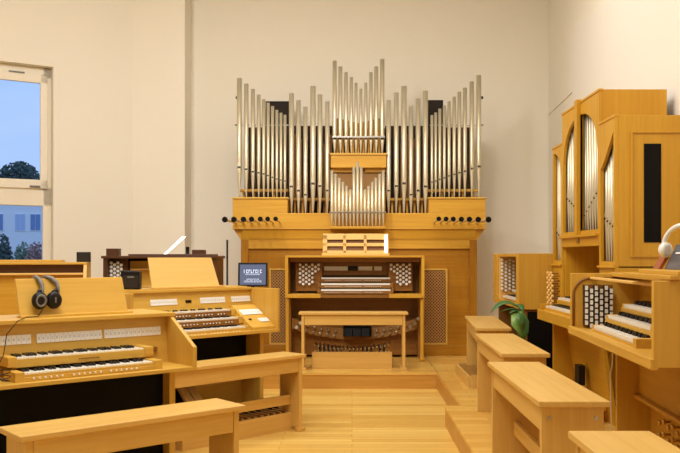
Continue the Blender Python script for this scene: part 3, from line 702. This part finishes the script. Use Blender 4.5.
# small screen on console 2's top
mo = thing('monitor', 'small black framed screen with pale lettering on a pole between left consoles and pipe organ', 'monitor', (-.922, 7.62, 0), math.radians(3))
sm = 820/7.6
w = 29.5/sm; h = 24/sm; z0 = 1.085
def scr(x0, x1, a0, a1, y0, y1):
    k = .03/h
    return [(x0, y0+k*a0, z0+a0), (x1, y0+k*a0, z0+a0), (x1, y1+k*a0, z0+a0), (x0, y1+k*a0, z0+a0), (x0, y0+k*a1, z0+a1), (x1, y0+k*a1, z0+a1), (x1, y1+k*a1, z0+a1), (x0, y1+k*a1, z0+a1)]
MB().hexa(scr(-w/2, w/2, 0, h, -.012, .012)).obj('frame', BLACKP, mo, .003)
SCR = plain('screen_blue', srgb(60, 64, 84), .2, 0, srgb(112, 124, 156), .55)
TXT = plain('screen_text', srgb(200, 214, 240), .3, 0, srgb(196, 212, 242), .6)
e = .017
MB().hexa(scr(-w/2+e, w/2-e, e, h-e, -.0135, -.012)).obj('screen', SCR, mo)
# worn lines of pale lettering, too small to read
m = MB(); random.seed(9)
for a0, a1, xs, n in ((.125, .158, .085, 8), (.108, .120, .07, 13), (.062, .074, .06, 12), (.040, .056, .082, 12)):
    for i in range(n):
        xa = -xs+2*xs*i/n; ww = 2*xs/n
        m.hexa(scr(xa+ww*.12, xa+ww*.38, a0, a1, -.0150, -.0135))
        if i % 3: m.hexa(scr(xa+ww*.38, xa+ww*.82, a1-(a1-a0)*.25, a1, -.0150, -.0135))
        if i % 2: m.hexa(scr(xa+ww*.38, xa+ww*.82, a0, a0+(a1-a0)*.25, -.0150, -.0135))
m.obj('lettering', TXT, mo)
MB().tube((0, .03, .02), (0, .03, 1.15), .013, .013, 12).obj('pole', BLACKP, mo)
MB().lathe([(.15, 0), (.15, .014), (.03, .022)], c=(0, .03, 0), seg=24).obj('base', BLACKP, mo)
# small black speaker on the left end
spk = thing('desktop_speaker', 'small black speaker with a pale name plate on the left end of a console', 'speaker', (O2[0]+.25*math.cos(A2)-.43*math.sin(A2), O2[1]+.25*math.sin(A2)+.43*math.cos(A2), 1.115), math.radians(6))
w = .142
MB().prism([(-w/2+.004, 0), (w/2-.002, 0), (w/2, .137), (-w/2, .142)], 'y', 0, .11).obj('cabinet', BLACKP, spk, .005)
MB().box(-w/2+.012, w/2-.012, -.004, 0, .012, .108).obj('front_cloth', CLOTHK, spk)
MB().box(-.02, .028, -.007, -.003, .088, .1).obj('name_plate', GREY, spk)

# ------------------------------------------------------------------ third left console behind (closed roll lid)
c3 = thing('organ_console', 'low oak console with a closed lid beneath the window, cut by the picture edge', 'organ console', (-2.31, 7.15, 0), math.radians(14), 'organ consoles')
L = 1.5
cheek(c3, -.03, 0, [(-.1, .65), (-.1, 1.12), (.0, 1.305), (.5, 1.305), (.5, .0), (.3, 0), (.3, .65)], GOLD)
cheek(c3, -L, -L+.03, [(-.1, .65), (-.1, 1.12), (.0, 1.305), (.5, 1.305), (.5, .0), (.3, 0), (.3, .65)], GOLD)
bx('top_board', GOLD['x'], c3, -L, 0, -.01, .5, 1.295, 1.315)
bx('lid', GOLD['x'], c3, -L+.1, -.22, .1, .42, 1.315, 1.335)
bx('recess_panel', DBROWN['x'], c3, -L+.03, -.03, .05, .07, 1.22, 1.295, 0)
bx('key_lid', PALE['x'], c3, -L+.03, -.03, -.06, .07, 1.205, 1.222)
bx('front_panel', OAK['x'], c3, -L+.03, -.03, -.02, 0, .65, 1.205)
bx('knee_panel', GOLD['x'], c3, -L+.03, -.03, .3, .32, 0, .65)
bb = thing('speaker_box', 'small dark box on the closed lid console by the window', 'speaker', (-2.43, 7.42, 1.315), math.radians(14))
MB().box(-.06, .06, 0, .07, 0, .09).obj('cabinet', BLACKP, bb, .003); MB().box(-.052, .052, -.003, 0, .008, .082).obj('front_cloth', CLOTHK, bb)

# ------------------------------------------------------------------ fourth left console: dark walnut, drawstops
c4 = thing('organ_console', 'dark walnut topped console with white stop knobs behind the tilted pale desk', 'organ console', (-2.52, 8.3, 0), math.radians(1), 'organ consoles')
L = 1.14
for x0 in (0, L-.04): MB().prism([(0, .0), (0, 1.345), (.55, 1.345), (.55, 0)], 'x', x0, x0+.04).obj('side_panel', DBROWN['z'], c4, .003)
bx('top_board', DBROWN['x'], c4, -.015, L+.015, -.02, .58, 1.345, 1.372)
bx('top_lid', DBROWN['x'], c4, .24, L-.05, .05, .5, 1.372, 1.39)
bx('stop_jamb', DBROWN['x'], c4, .04, .22, .12, .14, .9, 1.345, 0); bx('stop_jamb', DBROWN['x'], c4, L-.22, L-.04, .12, .14, .9, 1.345, 0)
kn = None
for xj in (.06, L-.18):
    for c in range(4):
        for r in range(5):
            loc = (xj+c*.034, .12, 1.30-(r+(.5 if c % 2 else 0))*.042)
            if kn is None: kn = MB().use(BLACKP).lathe([(.006, 0), (.006, -.03)], axis='y', seg=8).use(WHITE).lathe([(.014, -.03), (.0165, -.035), (.0165, -.042), (.012, -.046)], axis='y', seg=12).obj('stop_knob', None, c4, loc=loc)
            else: cp(kn, c4, loc)
bx('name_board', GOLD['x'], c4, .22, L-.22, .2, .22, .95, 1.32)
MB().box(.24, L-.24, .14, .2, 1.225, 1.24).box(.24, L-.24, .16, .2, 1.05, 1.06).obj('lamp_rail', PALE['x'], c4)
bx('key_table', GOLD['x'], c4, .04, L-.04, 0, .5, .78, .82)
manual(c4, .2, .05, .87, 31, single=True)
bx('back_panel', DBROWN['x'], c4, .04, L-.04, .53, .55, 0, 1.345)
def onbox(name, label, cat, x0, x1, z0, z1, y, mat, d=.08):
    s = 820/y; t = thing(name, label, cat, ((x0+x1)/2-352, 0, 0)); t.location = (((x0+x1)/2-352)/s, y, z0)
    w = (x1-x0)/s/2; return t, w
t = tag(MB().box(-.065, .065, 0, .09, 0, .075).obj('wooden_box', DBROWN['x'], None, .003), 'small brown box at the left end of the walnut console', 'box', 'small boxes on the walnut console'); t.location = (-2.455, 8.40, 1.372)
t = tag(MB().box(-.065, .065, 0, .09, 0, .062).obj('wooden_box', DBROWN['x'], None, .003), 'low brown box behind the right end of the pale tilted desk', 'box', 'small boxes on the walnut console'); t.location = (-1.575, 8.40, 1.372)
t = thing('candle_holder', 'narrow dark upright cylinder next to the low brown box', 'ornament', (-1.685, 8.40, 1.372))
MB().lathe([(.022, 0), (.022, .006), (.018, .01), (.018, .09), (.02, .092)], seg=16).obj('body', BLACKP, t)
t = thing('desk_lamp', 'slanting bright white lamp bar above the walnut console', 'lamp', (-1.93, 8.62, 1.39))
MB().hexa([(-.05, -.004, .0), (-.02, -.004, .0), (-.02, .008, .0), (-.05, .008, .0), (.145, -.004, .185), (.185, -.004, .185), (.185, .008, .185), (.145, .008, .185)]).obj('light_bar', LED, t)
MB().hexa([(-.05, .009, .0), (-.02, .009, .0), (-.02, .02, .0), (-.05, .02, .0), (.145, .009, .185), (.185, .009, .185), (.185, .02, .185), (.145, .02, .185)]).obj('housing', WHITE, t)
# thin pole left of the organ
t = thing('microphone_stand', 'thin black pole standing at the left of the pipe organ', 'stand', (-1.415, 9.3, PH))
MB().tube((0, 0, .02), (0, 0, 1.39), .011, .011, 10).obj('pole', BLACKP, t)
MB().lathe([(.13, 0), (.13, .012), (.02, .02)], seg=24).obj('base', BLACKP, t)

# ------------------------------------------------------------------ right: pipe organ in a tall case (front faces -x)
ro = thing('pipe_organ', 'tall oak cabinet organ at right with arched openings over its pipes', 'pipe organ', (1.75, 7.15, PH), -PI/2)
W_ = 1.694; D = .48
xa, xb = .32, 1.344
H1, H2 = Z(2.305), Z(2.548)
def frontpanel(parent, x0, x1, zb, zt, curve, sl=.035, bl=.03, d0=0, d1=.022):
    """frame with an opening whose upper edge follows curve [(x, z)...] from left to right"""
    m = MB()
    m.box(x0, x0+sl, d0, d1, zb, zt); m.box(x1-sl, x1, d0, d1, zb, zt); m.box(x0+sl, x1-sl, d0, d1, zb, zb+bl)
    pts = [(x0+sl, curve[0][1])]+curve+[(x1-sl, curve[-1][1])]
    for a, b in zip(pts, pts[1:]):
        if b[0]-a[0] < 1e-5: continue
        m.hexa([(a[0], d0, a[1]), (b[0], d0, b[1]), (b[0], d1, b[1]), (a[0], d1, a[1]), (a[0], d0, zt), (b[0], d0, zt), (b[0], d1, zt), (a[0], d1, zt)])
    return m.obj('front_frame', HON['z'], parent)
zl = Z(1.30); zc = Z(1.53)
N = 10
q = lambda x0, x1, zlo, zhi, inv: [(x0+(x1-x0)*i/N, zlo+(zhi-zlo)*(math.sqrt(max(0, 1-(1-i/N)**2)) if not inv else math.sqrt(max(0, 1-(i/N)**2)))) for i in range(N+1)]
frontpanel(ro, 0, xa, zl, H1, q(.035, xa-.035, Z(2.03), Z(2.25), True))
xm = (xa+xb)/2
frontpanel(ro, xa, xm, zc, H2, q(xa+.035, xm-.035, Z(2.12), Z(2.45), False))
frontpanel(ro, xm, xb, zc, H2, q(xm+.035, xb-.035, Z(2.12), Z(2.45), True))
frontpanel(ro, xb, W_, zl, H1, [(xb+.035, Z(1.97)), (xb+.12, Z(2.03)), (W_-.035, Z(2.20))])
bx('centre_post', HON['z'], ro, xm-.035, xm+.035, -.03, .02, zc, H2+.02)
# sides, tops, backs
def side(x0, x1, zb, zt, y1=D): return bx('case_side', HON['z'], ro, x0, x1, .0, y1, zb, zt, .003)
bx('case_side', HON['z'], ro, 0, .022, .022, D, 0, H1); bx('case_side', HON['z'], ro, W_-.022, W_, .022, .52, 0, H1)
bx('case_side', HON['z'], ro, xa-.02, xa, .10, D, zc, H2); bx('case_side', HON['z'], ro, xb-.02, xb, .022, D, Z(.9), H2)
bx('case_top', HON['x'], ro, xa, xb-.02, .022, D, H2-.02, H2); bx('case_top', HON['x'], ro, 0, xa, .022, D, H1-.02, H1); bx('case_top', HON['x'], ro, xb, W_-.022, .022, .52, H1-.02, H1)
bx('cornice', HON['x'], ro, xa-.004, xb+.004, -.006, .03, H2-.012, H2+.006); bx('cornice', HON['x'], ro, -.004, xa-.005, -.006, .03, H1-.012, H1+.006); bx('cornice', HON['x'], ro, xb+.005, W_+.002, -.006, .03, H1-.012, H1+.006)
bx('case_back', HON['z'], ro, .022, W_-.022, D-.02, D, 0, H1-.02)
bx('front_ledge', HON['x'], ro, xa, xb, -.03, .3, zc-.02, zc); bx('fascia', HON['x'], ro, xa, xb, -.005, .02, Z(1.44), zc-.02)
MB().box(xm-.03, xm+.03, -.014, -.005, Z(1.465), Z(1.5)).obj('emblem', BROWN['x'], ro)
bx('front_ledge', HON['x'], ro, 0, xa, -.02, .3, zl-.015, zl); bx('front_ledge', HON['x'], ro, xb+.002, W_, -.02, .3, zl-.015, zl)
bx('lower_front', HON['z'], ro, 0, xa, 0, .022, Z(.88), zl-.015); bx('lower_front', HON['z'], ro, xb, W_, 0, .022, Z(.88), zl-.015)
bx('niche_back', HON['x'], ro, xa, xb-.02, .30, .32, Z(.88), Z(1.53))
bx('niche_side', HON['z'], ro, xa, xa+.02, .022, .30, Z(.88), Z(1.51))
# side door with dark slot (near end)
m = MB(); dx = W_; y0, y1, z0, z1 = .10, .50, Z(1.36), Z(2.20)
for a in ((y0, y1, z0, z0+.014), (y0, y1, z1-.014, z1), (y0, y0+.014, z0+.014, z1-.014), (y1-.014, y1, z0+.014, z1-.014)): m.box(dx, dx+.012, *a)
m.obj('side_moulding', HON['z'], ro)
MB().box(dx-.004, dx+.004, .192, .306, Z(1.457), Z(2.114)).obj('dark_slot', BLACK, ro)
# pipes inside
def rpipes(x0, x1, n, zb, z_m, ztop, flip):
    for i in range(n):
        u = i/(n-1); x = x0+(x1-x0)*u; v = u if not flip else 1-u
        pipe(ro, x, .047, zb, ztop, .013+.005*v, zb+z_m[0]+(z_m[1]-z_m[0])*v, 12)
rpipes(.03, xa-.03, 6, zl, (.16, .26), Z(2.26), True)
rpipes(xa+.045, xm-.02, 8, zc, (.14, .30), Z(2.5), True)
rpipes(xm+.02, xb-.045, 8, zc, (.14, .34), Z(2.5), False)
rpipes(xb+.03, W_-.045, 6, zl, (.22, .32), Z(2.26), True)
bx('pipe_backing', DARKIN, ro, .03, W_-.03, .085, .095, zc, H1-.03, 0)
# console part
bx('key_table', HON['x'], ro, .38, 1.4, -.22, .3, Z(.85), Z(.93)); bx('key_cheek', HON['y'], ro, .38, .42, -.2, .0, Z(.93), Z(.975))
for (y, z) in ((-.17, .965), (-.07, 1.03)):
    mn = manual(ro, .46, y, Z(z), 36, single=True); bx('key_slip', HON['x'], mn, .45, 1.32, y-.005, y, Z(z)-.05, Z(z)-.015)
kn = None
for c in range(4):
    for r in range(7):
        loc = (.07+c*.055, 0, Z(1.22-r*.043-(.02 if c % 2 else 0)))
        if kn is None: kn = MB().use(BROWN['x']).lathe([(.006, 0), (.006, -.05)], axis='y', seg=8).use(PALE['x']).lathe([(.013, -.05), (.016, -.056), (.016, -.066), (.01, -.07)], axis='y', seg=12).obj('stop_knob', None, ro, loc=loc)
        else: cp(kn, ro, loc)
bx('leg_panel', HON['z'], ro, .40, .43, -.1, .3, 0, Z(.85)); bx('leg_panel', HON['z'], ro, 1.37, 1.40, .13, .3, 0, Z(.85))
MB().prism([(.1, 0), (.0, Z(.84)), (.03, Z(.84)), (.13, 0)], 'x', .43, 1.36).obj('knee_board', HON['x'], ro)
bx('swell_shoe', BLACKP, ro, .82, .93, -.03, .02, .22, .37)
MB().box(.5, 1.3, -.06, .06, .10, .17).obj('toe_board', HON['x'], ro)
t0 = None
for k in range(9):
    if t0 is None: t0 = MB().lathe([(.006, 0), (.006, .02), (.016, .026), (.012, .034)], seg=12).obj('toe_stud', BRASS, ro, loc=(.62, -.03, .17))
    else: cp(t0, ro, (.62+k*.07, -.03, .17))

# ------------------------------------------------------------------ right nearest console (three manuals, front faces -x)
AR = math.radians(-93.3); OR = (1.317, 4.953, PH)
r1 = thing('organ_console', 'three manual beech console at right edge with white oval stop tabs', 'organ console', OR, AR, 'organ consoles')
L = 1.63
zb, zt = Z(.91), Z(1.263)
# far cheek with a routed arch groove
bx('side_panel', LATT['z'], r1, 0, .03, 0, .62, zb, zt); bx('side_panel', LATT['z'], r1, L-.03, L, 0, .62, zb, zt)
m = MB(); pts = [(.014, zb+.03)]+[(.014+.10*(1-math.cos(a*PI/2/10)), zt-.13+.10*math.sin(a*PI/2/10)) for a in range(11)]+[(.5, zt-.03)]
m.path([(.031, p[0], p[1]) for p in pts], .008, 6); m.obj('arch_moulding', BROWN['z'], r1)
bx('key_table', LATT['x'], r1, .03, L-.03, .02, .6, zb, zb+.025)
m = MB(); N2 = 20; fp = []
for i in range(N2+1):
    u = i/N2; x = L*u; fp.append((x, -.0 + (0 if .12 < u < .9 else -.0)))
bx('key_fascia', LATT['x'], r1, .0, L, -.012, .02, zb-.01, zb+.035, .004)
bx('top_board', LATT['x'], r1, 0, L, .24, .62, zt-.02, zt+.004)
bx('top_lid', LATT['x'], r1, .95, L+.02, .06, .6, zt+.004, zt+.022); bx('top_lid', LATT['x'], r1, 1.1, L+.02, .09, .6, zt+.022, zt+.04)
bx('inner_board', LATT['x'], r1, .03, L-.03, .40, .42, zb+.02, zt-.02)
bx('lamp_rail', PALE['x'], r1, .03, L-.03, .11, .14, zt-.036, zt-.022)
kn = None
for c in range(6):
    for r in range(7):
        loc = (.045, .082+c*.029, Z(1.178)-(r+(.5 if c % 2 else 0))*.0345)
        if kn is None: kn = MB().use(BLACKP).box(-.012, .02, -.012, .012, -.012, .012).use(WHITE).box(.02, .034, -.008, .008, -.014, .011).obj('stop_knob', None, r1, loc=loc)
        else: cp(kn, r1, loc)
bx('stop_jamb', BROWN['z'], r1, .03, .034, .068, .245, Z(.945), Z(1.195))
for (y, z) in ((.085, .968), (.165, 1.028), (.255, 1.09)):
    mn = manual(r1, .245, y, Z(z), 36, depth=.13, bh=.021)
    bx('key_block', LATT['x'], mn, 1.10, 1.15, y-.02, y+.15, Z(z)-.05, Z(z)+.012); bx('key_block', LATT['x'], mn, .2, .24, y-.0, y+.15, Z(z)-.05, Z(z)+.0)
    bx('key_slip', LATT['x'], mn, .22, 1.12, y-.01, y-.002, Z(z)-.042, Z(z)-.02, .001)
bx('back_panel', LATT['x'], r1, .03, L-.03, .6, .62, .05, zt-.02)
bx('leg_panel', LATT['z'], r1, .0, .025, .27, .6, 0, zb-.01); bx('leg_panel', LATT['z'], r1, L-.03, L-.005, .27, .6, 0, zb-.01)
bx('knee_board', LATT['x'], r1, .025, L-.03, .40, .43, Z(.54), zb-.01); bx('knee_ledge', LATT['x'], r1, .025, L-.03, .37, .46, Z(.52), Z(.54))
bx('lower_board', LATT['x'], r1, .025, L-.03, .47, .49, 0, Z(.52))
t0 = None
for k in range(14):
    for j in range(2):
        loc = (.35+k*.075, .46, .20+j*.07+(.02 if k % 2 else 0))
        if t0 is None: t0 = MB().lathe([(.006, 0), (.006, -.03), (.016, -.036), (.016, -.045), (.008, -.05)], axis='y', seg=12).obj('toe_stud', BRASS, r1, loc=loc)
        else: cp(t0, r1, loc)
# white power cable hanging from this console
Mr = Matrix.Translation(Vector(OR)) @ Matrix.Rotation(AR, 4, 'Z')
def rw(x, y, z): return tuple(Mr @ Vector((x, y, z)))
m = MB(); m.path([rw(.06, .24, zb-.011), rw(.07, .235, Z(.80)), rw(.045, .24, Z(.72)), rw(.02, .235, Z(.66)), rw(.015, .24, Z(.5)), rw(.015, .245, .02)], .0035, 6)
tag(m.obj('power_cable', WHITE), 'white cable hanging under the right nearest console', 'cable')
# things lying on its top
zz = PH+zt+.041
book = thing('book', 'red brown book leaning beside the grey tablet on the right console', 'book', rw(1.05, .17, zt+.041), AR)
MB().hexa([(0, 0, 0), (.09, 0, 0), (.09, .018, 0), (0, .018, 0), (.0, .05, .085), (.09, .05, .085), (.09, .068, .085), (.0, .068, .085)]).obj('cover', REDB, book, .001)
tb = thing('tablet', 'grey tablet tilted on the music ledge at right edge', 'tablet', rw(1.33, .19, zt+.041), AR)
MB().hexa([(-.17, 0, 0), (.17, 0, 0), (.17, .012, 0), (-.17, .012, 0), (-.17, .055, .115), (.17, .055, .115), (.17, .067, .115), (-.17, .067, .115)]).obj('screen', SCREENG, tb, .003)
MB().hexa([(-.10, .028, .070), (.04, .028, .070), (.04, .035, .070), (-.10, .035, .070), (-.10, .031, .078), (.04, .031, .078), (.04, .038, .078), (-.10, .038, .078)]).obj('pale_mark', WHITE, tb)
wood_desk = thing('music_desk', 'wooden music desk behind the white headphones at right edge', 'music desk', rw(1.4, .35, zt+.041), AR)
MB().hexa([(-.26, 0, 0), (.2, 0, 0), (.2, .015, 0), (-.26, .015, 0), (-.23, .06, .165), (.2, .06, .165), (.2, .075, .165), (-.23, .075, .165)]).obj('board', HON['x'], wood_desk, .002)
MB().box(-.26, .2, .0, .12, -.0005, .01).obj('foot_rail', HON['x'], wood_desk)
hw = thing('headphones', 'white over-ear headphones perched at the right edge of the picture', 'headphones', rw(1.15, .20, zt+.041), math.radians(-60), 'headphones')
pts = []
for k in range(17):
    a = PI*k/16
    pts.append((.095-.105*math.cos(a), .0, .10+.10*math.sin(a)))
MB().path(pts, [.011]*17, 10).obj('headband', WHITE, hw)
for xx, sg in ((0, 1), (.19, -1)):
    MB().lathe([(.02, -.02*sg), (.031, -.016*sg), (.036, 0), (.034, .012*sg), (.02, .016*sg)], seg=24, axis='x').obj('ear_cup', WHITE, hw, loc=(xx, 0, .088))

# ------------------------------------------------------------------ far right console
r3 = thing('organ_console', 'small beech console with a boxed keyboard recess beside the far end of right wall', 'organ console', (1.457, 8.46, PH), -PI/2, 'organ consoles')
L = 1.29; zb, zt = Z(.90), Z(1.392)
for x0 in (0, L-.03): bx('side_panel', LATT['z'], r3, x0, x0+.03, .0, .55, zb, zt)
bx('front_board', LATT['x'], r3, .03, .20, 0, .02, zb, zt); bx('front_board', LATT['x'], r3, L-.12, L-.03, 0, .02, zb, zt)
bx('top_board', LATT['x'], r3, .03, L-.03, .02, .55, zt-.03, zt)
bx('key_table', LATT['x'], r3, .03, L-.03, .02, .5, zb, zb+.04)
bx('back_panel', LATT['x'], r3, .03, L-.03, .5, .52, zb+.04, zt-.03)
bx('stop_jamb', PALE['z'], r3, .20, .22, .02, .45, zb+.04, zt-.03)
kn = None
for c in range(8):
    for r in range(9):
        loc = (.22, .045+c*.038, zt-.06-(r+(.5 if c % 2 else 0))*.036)
        if kn is None: kn = MB().use(BROWN['x']).lathe([(.007, 0), (.007, .03)], axis='x', seg=8).use(WHITE).lathe([(.010, .03), (.0125, .035), (.0125, .044), (.01, .048)], axis='x', seg=12).obj('stop_knob', None, r3, loc=loc)
        else: cp(kn, r3, loc)
for (y, z) in ((.04, .98), (.13, 1.04)):
    manual(r3, .32, y, Z(z), 34, single=True)
bx('leg_panel', BROWN['z'], r3, L-.05, L-.02, .05, .5, 0, zb); bx('leg_panel', BROWN['z'], r3, .02, .05, .05, .5, 0, zb)
bx('knee_panel', BLACK, r3, .05, L-.05, .3, .32, .02, zb, 0)
pedalboard(r3, .1, .98, -.37, .28, .12)
bx('side_cover', BLACK, r3, L-.02, L-.012, .08, .5, .03, zb-.02, 0)

# ------------------------------------------------------------------ benches on the right platform
def rbench(label, xl, xr, yfar, ynear, skew=0, bolts=False):
    # long direction roughly along y; local x runs -L..0 with 0 at the far end
    W = xr-xl; Lb = yfar-ynear
    a = math.radians(90)+skew
    return bench(label, (xr, yfar, PH), a, L=Lb, W=W, bolts=bolts)
rbench('bench on the right platform closest to the pipe organ', 1.44, 1.14, 8.31, 6.83) if False else None
bench('bench on the right platform nearest the tall pipe organ, farthest of its row', (1.44, 8.28, PH), math.radians(90)-math.atan2(.108, 1.48), L=1.42, W=.30)
bench('second bench of the right row, its seat just in front of the plant', (1.255, 6.38, PH), math.radians(90)-.025, L=1.33, W=.30)
bench('bolted bench standing right of the aisle, large in the lower right', (1.065, 4.66, PH), math.radians(90), L=1.28, W=.295, bolts=True)
bench('bench seat cut off by the lower right corner of the picture', (1.02, 2.81, PH), math.radians(90), L=1.28, W=.28)

# ------------------------------------------------------------------ plant between the second and farthest bench
pl = thing('potted_plant', 'green broad leaved plant rising behind the right benches', 'plant', (1.345, 6.60, PH))
MB().lathe([(.07, 0), (.085, .02), (.10, .17), (.11, .18), (.10, .185), (.09, .17)], seg=24).obj('pot', plain('terracotta', srgb(150, 90, 60), .8), pl)
LEAF = plain('leaf_green', srgb(64, 108, 50), .4); LEAFY = plain('leaf_light', srgb(120, 158, 70), .4)
def leaf(pts, w, mat, droop=None):
    m = MB(); P = [Vector(p) for p in pts]; n = len(P); up = Vector((0, -.35, 1)).normalized(); rows = []
    for i, p in enumerate(P):
        d = (P[min(i+1, n-1)]-P[max(i-1, 0)]).normalized(); sd = d.cross(up).normalized(); nn = sd.cross(d).normalized()
        u = i/(n-1); ww = w*math.sin(PI*min(1, .06+u*.94))**.75
        rows.append([m.bm.verts.new(p-sd*ww+nn*ww*.25), m.bm.verts.new(p), m.bm.verts.new(p+sd*ww+nn*ww*.25)])
    for a, b in zip(rows, rows[1:]):
        m.face([a[0], a[1], b[1], b[0]], True); m.face([a[1], a[2], b[2], b[1]], True)
    o = m.obj('leaf', mat, pl); s_ = o.modifiers.new('thick', 'SOLIDIFY'); s_.thickness = .002; return o
def curve3(a, b, c, n=9): return [tuple((Vector(a)*(1-t)**2+Vector(b)*2*t*(1-t)+Vector(c)*t*t)) for t in [i/(n-1) for i in range(n)]]
leaf(curve3((.02, .0, .76), (-.11, 0, .90), (-.235, -.02, .745)), .034, LEAF)
leaf(curve3((.02, 0, .76), (-.05, -.02, .80), (-.16, -.06, .76)), .010, LEAF)
leaf([(.0, -.03, .76), (-.03, -.06, .72), (-.035, -.075, .66), (-.01, -.08, .60), (.02, -.08, .54)], .055, LEAFY)
leaf([(.03, -.02, .74), (.035, -.05, .68), (.03, -.07, .60), (.025, -.07, .52)], .035, LEAF)
leaf(curve3((.02, .02, .74), (.05, .1, .84), (-.02, .2, .78)), .03, LEAF)
leaf(curve3((.0, -.02, .75), (-.04, -.03, .79), (-.09, -.05, .74)), .022, LEAF)
leaf([(.01, -.02, .76), (-.01, -.09, .73), (-.0, -.10, .67), (.015, -.10, .62)], .03, LEAF)
m = MB()
for a in ((.0, .0), (.03, .01), (.015, -.02)): m.path([(a[0]*.3, a[1]*.3, .15), (a[0], a[1], .45), (a[0], a[1], .76)], .006, 6)
m.obj('stem', LEAF, pl)
